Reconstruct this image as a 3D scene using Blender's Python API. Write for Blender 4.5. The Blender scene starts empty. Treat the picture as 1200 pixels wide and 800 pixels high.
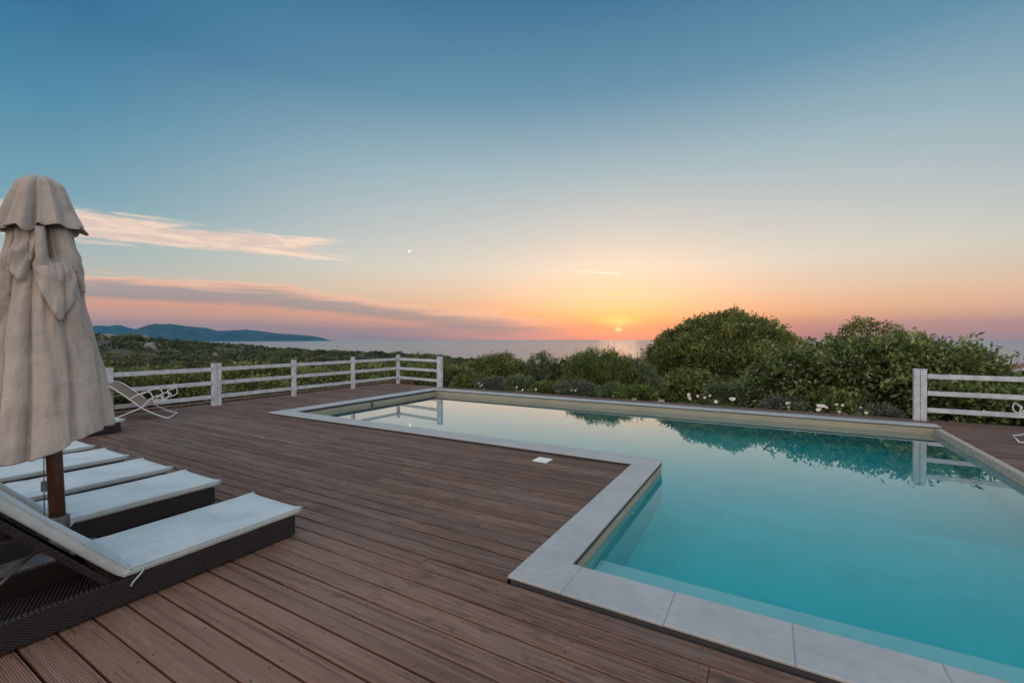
import bpy, math, random
import numpy as np
from mathutils import Vector, Matrix, noise
R = math.radians
SC = bpy.context.scene
COL = SC.collection

# ------------------------------------------------------------------ camera
EYE = 1.6
cd = bpy.data.cameras.new('camera'); cam = bpy.data.objects.new('camera', cd); COL.objects.link(cam)
cam.location = (0, 0, EYE)
cam.rotation_euler = (R(90 - .42), 0, R(30))
cd.sensor_width = 36; cd.lens = 524 / 1200 * 36
cd.clip_start = .05; cd.clip_end = 30000
SC.camera = cam

SUN_AZ = R(-16.6)      # from +Y towards +X
SUN_EL = R(1.25)

# ------------------------------------------------------------------ render settings
SC.view_settings.view_transform = 'Standard'
SC.view_settings.look = 'None'
SC.view_settings.exposure = 0.0
SC.view_settings.gamma = 1
SC.view_settings.use_curve_mapping = False
SC.render.engine = 'CYCLES'
cy = SC.cycles
cy.use_denoising = True
cy.max_bounces = 8; cy.diffuse_bounces = 3; cy.glossy_bounces = 4; cy.transmission_bounces = 6
cy.transparent_max_bounces = 8; cy.volume_bounces = 0
cy.sample_clamp_indirect = 6

def lin(r, g, b):
    f = lambda c: (c / 12.92 if c <= .04045 else ((c + .055) / 1.055) ** 2.4)
    return (f(r / 255), f(g / 255), f(b / 255), 1)

class NT:
    """small helper for node trees"""
    def __init__(s, tree): s.t = tree; s.n = tree.nodes; s.l = tree.links
    def new(s, typ, **kw):
        n = s.n.new(typ)
        for k, v in kw.items(): setattr(n, k, v)
        return n
    def put(s, sock, v):
        if isinstance(v, bpy.types.NodeSocket): s.l.new(v, sock)
        elif v is not None: sock.default_value = v
    def m(s, op, a, b=None, c=None, clamp=False):
        n = s.new('ShaderNodeMath', operation=op); n.use_clamp = clamp
        for i, v in enumerate((a, b, c)): s.put(n.inputs[i], v)
        return n.outputs[0]
    def mix(s, f, a, b, blend='MIX'):
        n = s.new('ShaderNodeMix', data_type='RGBA', blend_type=blend)
        s.put(n.inputs[0], f); s.put(n.inputs[6], a); s.put(n.inputs[7], b)
        return n.outputs[2]
    def ramp(s, f, stops, interp='LINEAR'):
        n = s.new('ShaderNodeValToRGB'); n.color_ramp.interpolation = interp
        e = n.color_ramp.elements
        while len(e) < len(stops): e.new(.5)
        for i, (p, c) in enumerate(stops):
            e[i].position = p; e[i].color = c if len(c) == 4 else (*c, 1)
        s.put(n.inputs[0], f); return n.outputs[0]
    def sstep(s, v, a, b):
        n = s.new('ShaderNodeMapRange', interpolation_type='SMOOTHSTEP')
        s.put(n.inputs[0], v); n.inputs[1].default_value = a; n.inputs[2].default_value = b
        return n.outputs[0]
    def lerp(s, v, a, b, c=0., d=1.):
        n = s.new('ShaderNodeMapRange')
        s.put(n.inputs[0], v)
        for i, x in enumerate((a, b, c, d)): n.inputs[i + 1].default_value = x
        return n.outputs[0]
    def noise(s, vec, scale, detail=3, rough=.5, dist=0.):
        n = s.new('ShaderNodeTexNoise'); s.put(n.inputs['Vector'], vec)
        n.inputs['Scale'].default_value = scale; n.inputs['Detail'].default_value = detail
        n.inputs['Roughness'].default_value = rough; n.inputs['Distortion'].default_value = dist
        return n.outputs['Fac']
    def comb(s, x, y, z):
        n = s.new('ShaderNodeCombineXYZ')
        for i, v in enumerate((x, y, z)): s.put(n.inputs[i], v)
        return n.outputs[0]
    def sep(s, v):
        n = s.new('ShaderNodeSeparateXYZ'); s.put(n.inputs[0], v); return n.outputs
    def mapping(s, v, scale=(1, 1, 1), loc=(0, 0, 0)):
        n = s.new('ShaderNodeMapping'); s.put(n.inputs[0], v)
        n.inputs['Scale'].default_value = scale; n.inputs['Location'].default_value = loc
        return n.outputs[0]
    def bump(s, h, strength, dist, normal=None):
        n = s.new('ShaderNodeBump'); s.put(n.inputs['Height'], h)
        n.inputs['Strength'].default_value = strength; n.inputs['Distance'].default_value = dist
        if normal: s.put(n.inputs['Normal'], normal)
        return n.outputs[0]

# ------------------------------------------------------------------ sky
SKY_LOW, SKY_TOP = -5., 90.
def build_world():
    w = bpy.data.worlds.new('World'); SC.world = w; w.use_nodes = True
    T = NT(w.node_tree); T.n.clear()
    out = T.new('ShaderNodeOutputWorld')
    d = T.new('ShaderNodeTexCoord').outputs['Generated']
    x, y, z = T.sep(d)
    el = T.m('MULTIPLY', T.m('ARCSINE', z), 180 / math.pi)
    az = T.m('MULTIPLY', T.m('ARCTAN2', x, y), 180 / math.pi)          # degrees from +Y to +X
    hx = T.m('ADD', T.m('MULTIPLY', x, math.sin(SUN_AZ)), T.m('MULTIPLY', y, math.cos(SUN_AZ)))
    hl = T.m('SQRT', T.m('ADD', T.m('MULTIPLY', x, x), T.m('MULTIPLY', y, y)))
    cosd = T.m('DIVIDE', hx, T.m('MAXIMUM', hl, .001))
    E = lambda deg: (deg + 2) / 92
    f = T.m('DIVIDE', T.m('ADD', el, 2), 92)
    sunward = T.ramp(f, [(E(-2), lin(150, 118, 122)), (E(.4), lin(196, 122, 104)), (E(1.6), lin(222, 138, 104)),
                         (E(3.2), lin(234, 170, 130)), (E(5.5), lin(224, 189, 162)), (E(8.5), lin(216, 205, 190)),
                         (E(13), lin(192, 194, 190)), (E(20), lin(152, 176, 184)), (E(28), lin(90, 138, 164)),
                         (E(37), lin(42, 106, 142)), (E(44), lin(60, 120, 156)), (E(60), (.52, .70, .94)), (E(90), (.62, .80, 1.04))])
    side = T.ramp(f, [(E(-2), lin(205, 158, 150)), (E(.6), lin(205, 158, 150)), (E(3), lin(208, 164, 150)),
                      (E(5), lin(196, 184, 172)), (E(8), lin(156, 177, 178)), (E(13), lin(106, 153, 172)),
                      (E(21), lin(62, 128, 160)), (E(28), lin(28, 102, 143)), (E(42), lin(40, 108, 150)), (E(60), (.52, .70, .94)), (E(90), (.62, .80, 1.04))])
    # sky towards the land, behind the viewer: brightened, zenith too, as added fill light
    back = T.ramp(f, [(E(-2), (.5, .42, .36)), (E(1), (1.4, 1.1, .92)), (E(10), (1.75, 1.42, 1.22)),
                      (E(25), (1.5, 1.3, 1.18)), (E(45), (.9, .9, .92)), (E(90), (.62, .80, 1.04))])
    c = T.mix(T.sstep(cosd, .45, .98), side, sunward)
    c = T.mix(T.sstep(cosd, .2, -.45), c, back)
    # the right-hand part of the sunset stays warmer and dustier near the horizon
    warmr = T.m('MULTIPLY', T.sstep(az, -2, 22), T.m('MULTIPLY', T.sstep(el, 7.5, 1.5), T.sstep(cosd, .3, .7)))
    c = T.mix(T.m('MULTIPLY', warmr, .75), c, T.ramp(T.lerp(el, 0, 7), [(0, lin(190, 148, 150)), (.15, lin(212, 146, 134)), (.45, lin(232, 182, 148)), (.8, lin(232, 196, 166)), (1, lin(226, 200, 176))]))

    # ---- clouds, laid out by azimuth and elevation
    P = T.comb(T.m('MULTIPLY', az, .06), T.m('MULTIPLY', el, .42), 3.1)
    n1 = T.noise(P, 2.2, 5, .62, .6)
    P2 = T.comb(T.m('MULTIPLY', az, .05), T.m('MULTIPLY', el, .9), 7.7)
    n2 = T.noise(P2, 1.6, 6, .6, .4)
    # streak cloud
    th = T.lerp(az, -76, -55, 1.5, 1.25)
    cen = T.m('ADD', T.lerp(az, -78, -54, 10.3, 10.4), T.m('MULTIPLY', T.m('SUBTRACT', n2, .5), 1.6))
    dist = T.m('DIVIDE', T.m('ABSOLUTE', T.m('SUBTRACT', el, cen)), th)
    mk = T.sstep(T.m('ADD', dist, T.m('MULTIPLY', T.m('SUBTRACT', n1, .5), 1.7)), 1.1, .55)
    mk = T.m('MULTIPLY', mk, T.m('MULTIPLY', T.sstep(T.m('ADD', az, T.m('MULTIPLY', T.m('SUBTRACT', n1, .5), 14.)), -50.0, -55.5), T.sstep(az, -84, -73)))
    ccol = T.mix(T.sstep(n1, .38, .62), lin(255, 220, 194), lin(222, 192, 180))
    c = T.mix(T.m('MULTIPLY', mk, .92), c, ccol)
    # cloud bank above the sea
    top = T.m('ADD', T.lerp(az, -58, -27, 6.1, 2.5), T.m('MULTIPLY', T.m('SUBTRACT', n2, .5), 2.2))
    top = T.m('ADD', top, T.m('MULTIPLY', T.m('SUBTRACT', n1, .5), 1.7))
    dd = T.m('SUBTRACT', top, el)
    bank = T.ramp(T.m('DIVIDE', dd, 6), [(0, lin(246, 196, 166)), (.10, lin(228, 170, 150)), (.20, lin(160, 142, 146)),
                                         (.32, lin(156, 134, 140)), (.46, lin(226, 154, 132)), (.60, lin(210, 150, 138)), (.80, lin(186, 142, 140))])
    bm = T.m('MULTIPLY', T.sstep(dd, -.12, .35), T.m('MULTIPLY', T.sstep(az, -19, -29), T.sstep(az, -110, -95)))
    c = T.mix(T.m('MULTIPLY', bm, .9), c, bank)
    # sunset glow and the low sun seen through bands of cloud
    da = T.m('SUBTRACT', az, math.degrees(SUN_AZ))
    de = T.m('SUBTRACT', el, 1.3)
    def gauss(sa, se, off=0.):
        a = T.m('POWER', T.m('DIVIDE', da, sa), 2.); b = T.m('POWER', T.m('DIVIDE', T.m('SUBTRACT', de, off), se), 2.)
        return T.m('EXPONENT', T.m('MULTIPLY', T.m('ADD', a, b), -1.))
    st = T.noise(T.comb(T.m('MULTIPLY', az, .05), T.m('MULTIPLY', el, 2.2), 1.), 1.4, 3, .5)
    c = T.mix(T.m('MULTIPLY', gauss(10, 1.3, .3), .50), c, lin(238, 124, 80))
    c = T.mix(T.m('MULTIPLY', gauss(5.0, .9, .9), T.lerp(st, .35, .6, .3, .85)), c, lin(255, 172, 92))
    c = T.mix(T.m('MULTIPLY', gauss(6.5, .7, .1), .55), c, lin(238, 92, 58))
    c = T.mix(T.m('MULTIPLY', gauss(1.9, .7, .7), .8), c, lin(255, 214, 118))
    disc = T.m('SQRT', T.m('ADD', T.m('POWER', da, 2.), T.m('POWER', T.m('SUBTRACT', el, 1.12), 2.)))
    band = T.sstep(T.m('SINE', T.m('MULTIPLY', el, 13.)), -.75, .15)
    dm = T.m('MULTIPLY', T.sstep(disc, .48, .34), T.lerp(band, 0, 1, .25, 1.))
    c = T.mix(dm, c, (2.6, .95, .30, 1))
    # a short vapour trail
    ctr = T.m('ADD', T.m('MULTIPLY', T.m('ADD', az, 19.), -.085), 8.2)
    cm = T.m('MULTIPLY', T.sstep(T.m('ABSOLUTE', T.m('SUBTRACT', el, ctr)), .13, .03), T.m('MULTIPLY', T.sstep(az, -22.5, -20), T.sstep(az, -16.2, -16.8)))
    c = T.mix(T.m('MULTIPLY', cm, .6), c, lin(255, 240, 225))

    sp = T.m('SQRT', T.m('ADD', T.m('POWER', T.m('ADD', az, 42.9), 2.), T.m('POWER', T.m('SUBTRACT', el, 10.7), 2.)))
    c = T.mix(T.sstep(sp, .19, .08), c, (1.3, 1.25, 1.15, 1))
    bg = T.new('ShaderNodeBackground'); T.put(bg.inputs[0], c); bg.inputs[1].default_value = 1.0
    sky = T.new('ShaderNodeTexSky', sky_type='NISHITA'); sky.sun_disc = False
    sky.sun_elevation = SUN_EL; sky.sun_rotation = SUN_AZ; sky.altitude = 25
    bg2 = T.new('ShaderNodeBackground'); T.put(bg2.inputs[0], sky.outputs[0]); bg2.inputs[1].default_value = .05
    add = T.new('ShaderNodeAddShader'); T.l.new(bg.outputs[0], add.inputs[0]); T.l.new(bg2.outputs[0], add.inputs[1])
    T.l.new(add.outputs[0], out.inputs[0])
build_world()

# ------------------------------------------------------------------ sun
sl = bpy.data.lights.new('sun', 'SUN'); so = bpy.data.objects.new('sun', sl); COL.objects.link(so)
sl.energy = .03; sl.angle = R(5); sl.color = (1, .50, .24)
sd = Vector((math.sin(SUN_AZ) * math.cos(SUN_EL), math.cos(SUN_AZ) * math.cos(SUN_EL), math.sin(SUN_EL)))
so.rotation_euler = sd.to_track_quat('Z', 'Y').to_euler()

# ------------------------------------------------------------------ object helpers
def tag(o, label=None, cat=None, group=None, kind=None):
    if label: o['label'] = label
    if cat: o['category'] = cat
    if group: o['group'] = group
    if kind: o['kind'] = kind
    return o
def empty(name, loc=(0, 0, 0), rz=0, label=None, cat=None, group=None):
    o = bpy.data.objects.new(name, None); COL.objects.link(o); o.location = loc; o.rotation_euler = (0, 0, rz)
    o.empty_display_size = .1
    return tag(o, label, cat, group)
def copy_tree(o, parent=None):
    c = o.copy(); COL.objects.link(c); c.parent = parent
    for ch in list(o.children): copy_tree(ch, c)
    return c

class MB:
    def __init__(s): s.v = []; s.f = []; s.t = []
    def add(s, vs, fs, tint=0.):
        b = len(s.v); s.v += [tuple(v) for v in vs]; s.f += [tuple(i + b for i in f) for f in fs]; s.t += [tint] * len(fs); return s
    def box(s, x0, x1, y0, y1, z0, z1, tint=0.):
        v = [(x0, y0, z0), (x1, y0, z0), (x1, y1, z0), (x0, y1, z0), (x0, y0, z1), (x1, y0, z1), (x1, y1, z1), (x0, y1, z1)]
        return s.add(v, [(0, 3, 2, 1), (4, 5, 6, 7), (0, 1, 5, 4), (1, 2, 6, 5), (2, 3, 7, 6), (3, 0, 4, 7)], tint)
    def prism(s, pts, z0, z1, tint=0.):      # pts counter-clockwise
        n = len(pts); v = [(p[0], p[1], z0) for p in pts] + [(p[0], p[1], z1) for p in pts]
        f = [tuple(range(n - 1, -1, -1)), tuple(range(n, 2 * n))] + [(i, (i + 1) % n, n + (i + 1) % n, n + i) for i in range(n)]
        return s.add(v, f, tint)
    def beam(s, a, b, w, h, up=(0, 0, 1)):    # box beam between points, width w, height h
        a = Vector(a); b = Vector(b); d = (b - a).normalized(); u = Vector(up); r = d.cross(u).normalized(); u = r.cross(d)
        v = []
        for p in (a, b):
            for i, j in ((-1, -1), (1, -1), (1, 1), (-1, 1)): v.append(p + r * (i * w / 2) + u * (j * h / 2))
        return s.add(v, [(3, 2, 1, 0), (4, 5, 6, 7), (0, 1, 5, 4), (1, 2, 6, 5), (2, 3, 7, 6), (3, 0, 4, 7)])
    def tube(s, pts, r, n=10, cap=True):
        pts = [Vector(p) for p in pts]; rr = r if isinstance(r, (list, tuple)) else [r] * len(pts)
        t0 = (pts[1] - pts[0]).normalized(); u = t0.orthogonal().normalized(); vs = []
        for i, p in enumerate(pts):
            t = ((pts[i] - pts[i - 1]).normalized() if i else t0) + ((pts[i + 1] - pts[i]).normalized() if i < len(pts) - 1 else (pts[i] - pts[i - 1]).normalized())
            t.normalize(); u = (u - t * u.dot(t)).normalized(); w = t.cross(u)
            for k in range(n):
                a = 2 * math.pi * k / n; vs.append(p + (u * math.cos(a) + w * math.sin(a)) * rr[i])
        f = []
        for i in range(len(pts) - 1):
            for k in range(n): f.append((i * n + k, i * n + (k + 1) % n, (i + 1) * n + (k + 1) % n, (i + 1) * n + k))
        if cap: f += [tuple(range(n - 1, -1, -1)), tuple((len(pts) - 1) * n + k for k in range(n))]
        return s.add(vs, f)
    def build(s, name, mat, parent=None, smooth=False, bevel=0, seg=2, sub=0, solid=0):
        me = bpy.data.meshes.new(name); me.from_pydata(s.v, [], s.f)
        if any(s.t):
            a = me.attributes.new('tint', 'FLOAT', 'FACE'); a.data.foreach_set('value', s.t)
        me.materials.append(mat)
        if smooth: me.polygons.foreach_set('use_smooth', [True] * len(me.polygons))
        o = bpy.data.objects.new(name, me); COL.objects.link(o); o.parent = parent
        if solid: m = o.modifiers.new('solid', 'SOLIDIFY'); m.thickness = solid; m.offset = 0
        if bevel: m = o.modifiers.new('bevel', 'BEVEL'); m.width = bevel; m.segments = seg; m.limit_method = 'ANGLE'
        if sub: m = o.modifiers.new('sub', 'SUBSURF'); m.levels = sub; m.render_levels = sub
        return o

def np_mesh(name, co, quads, mat, parent=None, tint=None, smooth=False):
    """co (n,3), quads (m,4)"""
    me = bpy.data.meshes.new(name); m = len(quads)
    me.vertices.add(len(co)); me.vertices.foreach_set('co', np.ascontiguousarray(co, 'f').ravel())
    me.loops.add(m * 4); me.loops.foreach_set('vertex_index', np.ascontiguousarray(quads, 'i').ravel())
    me.polygons.add(m); me.polygons.foreach_set('loop_start', np.arange(0, m * 4, 4, dtype='i'))
    me.polygons.foreach_set('loop_total', np.full(m, 4, 'i'))
    if smooth: me.polygons.foreach_set('use_smooth', np.ones(m, dtype=bool))
    me.update(calc_edges=True)
    if tint is not None:
        a = me.attributes.new('tint', 'FLOAT', 'FACE'); a.data.foreach_set('value', np.ascontiguousarray(tint, 'f'))
    me.materials.append(mat)
    o = bpy.data.objects.new(name, me); COL.objects.link(o); o.parent = parent
    return o

def spline(pts, n=6):
    """Catmull-Rom through points"""
    P = [Vector(p) for p in pts]; P = [2 * P[0] - P[1]] + P + [2 * P[-1] - P[-2]]; out = []
    for i in range(1, len(P) - 2):
        for k in range(n):
            t = k / n; a, b, c, d = P[i - 1:i + 3]
            out.append(.5 * ((2 * b) + (c - a) * t + (2 * a - 5 * b + 4 * c - d) * t * t + (3 * b - a - 3 * c + d) * t ** 3))
    out.append(P[-2]); return out

# ------------------------------------------------------------------ materials
def mat(name):
    m = bpy.data.materials.new(name); m.use_nodes = True; T = NT(m.node_tree)
    return m, T, T.n['Principled BSDF']
def objc(T): return T.new('ShaderNodeTexCoord').outputs['Object']
def geo(T): return T.new('ShaderNodeNewGeometry').outputs['Position']
def att(T, name='tint'):
    return T.new('ShaderNodeAttribute', attribute_name=name).outputs['Fac']

def m_deck():
    m, T, B = mat('deck_wood'); p = geo(T); x, y, z = T.sep(p); rn = att(T)
    v = T.comb(T.m('ADD', x, T.m('MULTIPLY', rn, 53.)), y, T.m('MULTIPLY', rn, 19.))
    fine = T.noise(T.mapping(v, (2.2, 60, 1)), 1., 6, .65, .4)
    broad = T.noise(T.mapping(v, (1.3, 9, 1)), 1., 5, .6, 1.2)
    patch = T.noise(T.mapping(p, (.55, 1.4, 1)), 1., 4, .6)
    # brighter light on the boards by the nearest lounger, painted into the wood
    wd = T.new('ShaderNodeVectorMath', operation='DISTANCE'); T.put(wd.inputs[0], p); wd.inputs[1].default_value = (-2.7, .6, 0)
    lit_patch = T.m('MULTIPLY', T.sstep(T.m('ADD', wd.outputs['Value'], T.m('MULTIPLY', T.m('SUBTRACT', broad, .5), 3.)), 2.6, .9), .42)
    spots = T.noise(T.mapping(v, (7, 14, 1)), 1., 4, .6)
    col = T.ramp(rn, [(0, (.105, .050, .033)), (.3, (.165, .083, .053)), (.6, (.220, .115, .074)), (.85, (.165, .098, .072)), (1, (.285, .155, .100))])
    col = T.mix(T.m('MULTIPLY', T.sstep(fine, .42, .62), .72), col, (.055, .030, .022, 1), 'MIX')
    col = T.mix(T.m('MULTIPLY', T.sstep(broad, .52, .72), .7), col, (.29, .19, .14, 1))
    col = T.mix(T.m('MULTIPLY', T.sstep(patch, .48, .68), .5), col, (.17, .14, .128, 1))
    col = T.mix(T.m('MULTIPLY', T.sstep(spots, .56, .70), .65), col, (.045, .026, .02, 1))
    col = T.mix(lit_patch, col, (.42, .235, .155, 1))
    streak = T.noise(T.mapping(v, (.55, 42, 1)), 1., 3, .7)
    col = T.mix(T.m('MULTIPLY', T.sstep(streak, .54, .66), .40), col, (.29, .205, .16, 1))
    col = T.mix(T.m('MULTIPLY', T.sstep(streak, .46, .36), .55), col, (.06, .033, .024, 1))
    gv = T.sstep(T.m('SINE', T.m('MULTIPLY', y, 2 * math.pi / .0095)), .2, -.8)
    col = T.mix(T.m('MULTIPLY', gv, .38), col, (.045, .026, .019, 1))
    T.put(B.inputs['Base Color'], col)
    # screw heads, two to a board over every joist
    fy = T.m('FRACT', T.m('DIVIDE', T.m('SUBTRACT', y, 2.52 - .151 * 80), .151))
    dy = T.m('MULTIPLY', T.m('SUBTRACT', T.m('ABSOLUTE', T.m('SUBTRACT', fy, .5)), .30), .151)
    dx = T.m('MULTIPLY', T.m('SUBTRACT', T.m('FRACT', T.m('DIVIDE', T.m('ADD', x, 30.), .6)), .5), .6)
    sd_ = T.m('SQRT', T.m('ADD', T.m('MULTIPLY', dx, dx), T.m('MULTIPLY', dy, dy)))
    col = T.mix(T.sstep(sd_, .0065, .0045), col, (.025, .02, .02, 1))
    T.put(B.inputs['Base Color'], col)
    # anti-slip grooves along each board
    gr = T.m('SINE', T.m('MULTIPLY', y, 2 * math.pi / .0095))
    h = T.m('ADD', T.m('MULTIPLY', gr, .5), T.m('MULTIPLY', fine, 1.6))
    T.put(B.inputs['Normal'], T.bump(h, .55, .004))
    T.put(B.inputs['Roughness'], T.lerp(broad, .3, .7, .5, .72)); B.inputs['Specular IOR Level'].default_value = .35
    return m

def m_simple(name, col, rough=.6, noise_scale=0, amt=.15, bump=0., bscale=40., spec=.5, col2=None, metal=0):
    m, T, B = mat(name); p = objc(T)
    if noise_scale:
        n = T.noise(p, noise_scale, 5, .6)
        c2 = col2 or tuple(c * (1 - amt * 2) for c in col)
        T.put(B.inputs['Base Color'], T.mix(T.sstep(n, .35, .68), (*col, 1), (*c2, 1)))
    else: B.inputs['Base Color'].default_value = (*col, 1)
    if bump: T.put(B.inputs['Normal'], T.bump(T.noise(p, bscale, 4, .6), bump, .01))
    B.inputs['Roughness'].default_value = rough; B.inputs['Specular IOR Level'].default_value = spec
    B.inputs['Metallic'].default_value = metal
    return m

def m_coping():
    m, T, B = mat('coping_stone'); p = geo(T); rn = att(T)
    n = T.noise(T.mapping(p, (2.5, 2.5, 2.5)), 1, 6, .65, .1); n2 = T.noise(p, 14, 5, .7); st = T.noise(T.mapping(p, (3, 5, 1), (4, 2, 0)), 1.7, 6, .75)
    c = T.mix(T.sstep(n, .35, .7), (.39, .405, .405, 1), (.31, .325, .335, 1))
    c = T.mix(T.lerp(rn, 0, 1, 0., .45), c, (.40, .385, .36, 1))
    c = T.mix(T.m('MULTIPLY', T.sstep(n2, .48, .7), .4), c, (.24, .25, .26, 1))
    c = T.mix(T.m('MULTIPLY', T.sstep(st, .60, .72), .5), c, (.27, .22, .17, 1))
    T.put(B.inputs['Base Color'], c); B.inputs['Roughness'].default_value = .5
    T.put(B.inputs['Normal'], T.bump(T.m('ADD', n2, n), .12, .01)); return m

def m_wicker():
    m, T, B = mat('wicker'); p = objc(T); x, y, z = T.sep(p)
    s = T.m('ADD', x, y)
    a = T.m('SINE', T.m('MULTIPLY', s, 2 * math.pi / .022)); b = T.m('SINE', T.m('MULTIPLY', T.m('ADD', z, T.m('MULTIPLY', x, .35)), 2 * math.pi / .014))
    w = T.m('MULTIPLY', a, b); n = T.noise(p, 60, 3, .6)
    c = T.mix(T.sstep(w, -.4, .7), (.003, .002, .002, 1), (.072, .048, .046, 1))
    c = T.mix(T.m('MULTIPLY', T.sstep(n, .5, .7), .35), c, (.09, .055, .045, 1))
    T.put(B.inputs['Base Color'], c); T.put(B.inputs['Normal'], T.bump(w, 1., .007)); B.inputs['Roughness'].default_value = .45
    return m

def m_fabric(name, c1, c2, scale=5., weave=900., sheen=.2, stain=None, crease=0.):
    m, T, B = mat(name); p = objc(T); n = T.noise(p, scale, 5, .6, .5); f = T.noise(p, weave * .25, 2, .5)
    c = T.mix(T.sstep(n, .35, .68), (*c1, 1), (*c2, 1))
    if stain:
        s = T.noise(T.mapping(p, (1, 1, .35)), 3.2, 6, .7, .6); c = T.mix(T.m('MULTIPLY', T.sstep(s, .52, .72), .55), c, (*stain, 1))
    c = T.mix(T.m('MULTIPLY', T.sstep(f, .45, .7), .16), c, tuple(v * .6 for v in c2) + (1,))
    T.put(B.inputs['Base Color'], c); B.inputs['Roughness'].default_value = .85; B.inputs['Specular IOR Level'].default_value = .2
    B.inputs['Sheen Weight'].default_value = sheen
    wr = T.noise(T.mapping(p, (1, 1, 1)), 14, 4, .6, .6)
    hh = T.m('ADD', T.m('MULTIPLY', wr, 1.), T.m('MULTIPLY', f, .12))
    if crease:
        rd = T.m('ABSOLUTE', T.m('SUBTRACT', T.noise(T.mapping(p, (1, 1, .55)), 7., 3, .55, 1.2), .5)); rd2 = T.m('ABSOLUTE', T.m('SUBTRACT', T.noise(T.mapping(p, (1, 1, 1.4), (3, 1, 2)), 4., 2, .5, .8), .5))
        hh = T.m('ADD', hh, T.m('MULTIPLY', T.m('MINIMUM', T.m('MULTIPLY', rd, 4.), .5), .45)); hh = T.m('ADD', hh, T.m('MULTIPLY', T.m('MINIMUM', T.m('MULTIPLY', rd2, 5.), .5), .5))
    T.put(B.inputs['Normal'], T.bump(hh, .35, .02)); return m

def m_leaf(name, dark, mid, light, trans=.3, rough=.55):
    m, T, B = mat(name); rn = att(T)
    c = T.ramp(rn, [(0, dark), (.5, mid), (1, light)])
    T.put(B.inputs['Base Color'], c); B.inputs['Roughness'].default_value = rough; B.inputs['Specular IOR Level'].default_value = .3
    tr = T.new('ShaderNodeBsdfTranslucent'); T.put(tr.inputs[0], T.mix(.6, c, (.16, .2, .03, 1)))
    mx = T.new('ShaderNodeMixShader'); mx.inputs[0].default_value = trans
    T.l.new(B.outputs[0], mx.inputs[1]); T.l.new(tr.outputs[0], mx.inputs[2]); T.l.new(mx.outputs[0], T.n['Material Output'].inputs[0]); return m

M = {}
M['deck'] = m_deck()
M['coping'] = m_coping()
M['wicker'] = m_wicker()
M['cushion'] = m_fabric('cushion_cloth', (.50, .565, .575), (.40, .47, .495), 2.5, sheen=.1)
M['canvas'] = m_fabric('parasol_canvas', (.47, .415, .365), (.36, .315, .28), 2.2, sheen=.1, stain=(.21, .175, .15), crease=1.)
M['white'] = m_simple('white_paint', (.54, .58, .64), .45, 7, .14, .15, 30)
M['tube'] = m_simple('white_tube', (.66, .66, .68), .35)
M['sling'] = m_simple('sling_mesh', (.28, .19, .12), .8, 120, .2, .3, 300)
M['pole'] = m_simple('pole_wood', (.11, .042, .024), .45, 9, .25, .3, 50)
M['metal'] = m_simple('grey_metal', (.20, .21, .22), .45, 12, .2, metal=.6)
M['steel'] = m_simple('strut_steel', (.16, .13, .13), .4, 20, .15, metal=.5)
M['dark'] = m_simple('dark_plastic', (.03, .03, .03), .5)
M['basin'] = m_simple('basin_liner', (.31, .285, .21), .55, 2.0, .06, .05, 20)
M['floor'] = m_simple('basin_floor', (.62, .85, .81), .55, 2.0, .04, .05, 20)
M['travertine'] = m_simple('travertine', (.46, .41, .34), .8, 22, .22, .5, 60)
M['slab_shade'] = m_simple('slab_shade_dark', (.05, .05, .055), .9)
M['grout'] = m_simple('grout', (.30, .31, .32), .8)
M['lid'] = m_simple('skimmer_plastic', (.78, .76, .70), .4, 8, .05)
M['rock'] = m_simple('pale_rock', (.26, .25, .22), .85, 3, .2, .5, 8)
M['bark'] = m_simple('bark', (.07, .05, .035), .9, 8, .25, .6, 30)
M['terracotta'] = m_simple('terracotta', (.33, .12, .06), .8, 10, .25, .4, 20)
M['render_wall'] = m_simple('house_render', (.72, .69, .64), .8, 2, .06, .2, 30)
M['petal'] = m_simple('petal', (.82, .80, .74), .6)
M['petal_core'] = m_simple('petal_core', (.5, .32, .05), .6)
M['kerb'] = m_simple('kerb_brown', (.16, .085, .055), .85, 9, .25, .5, 25)
M['len_dark'] = m_leaf('leaf_lentisk', (.030, .026, .014), (.165, .190, .060), (.430, .450, .150), .40)
M['fig'] = m_leaf('leaf_fig', (.026, .034, .014), (.150, .195, .070), (.430, .470, .180), .38)
M['olive'] = m_leaf('leaf_olive', (.032, .042, .024), (.140, .185, .095), (.310, .360, .180), .35)
M['scrub'] = m_leaf('leaf_scrub', (.018, .022, .010), (.068, .082, .032), (.200, .215, .080), .25)
M['grey_leaf'] = m_leaf('leaf_grey', (.060, .075, .055), (.120, .140, .105), (.200, .220, .170), .2)
M['bright_leaf'] = m_leaf('leaf_bright', (.032, .050, .016), (.125, .175, .048), (.280, .340, .105), .32)

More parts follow.
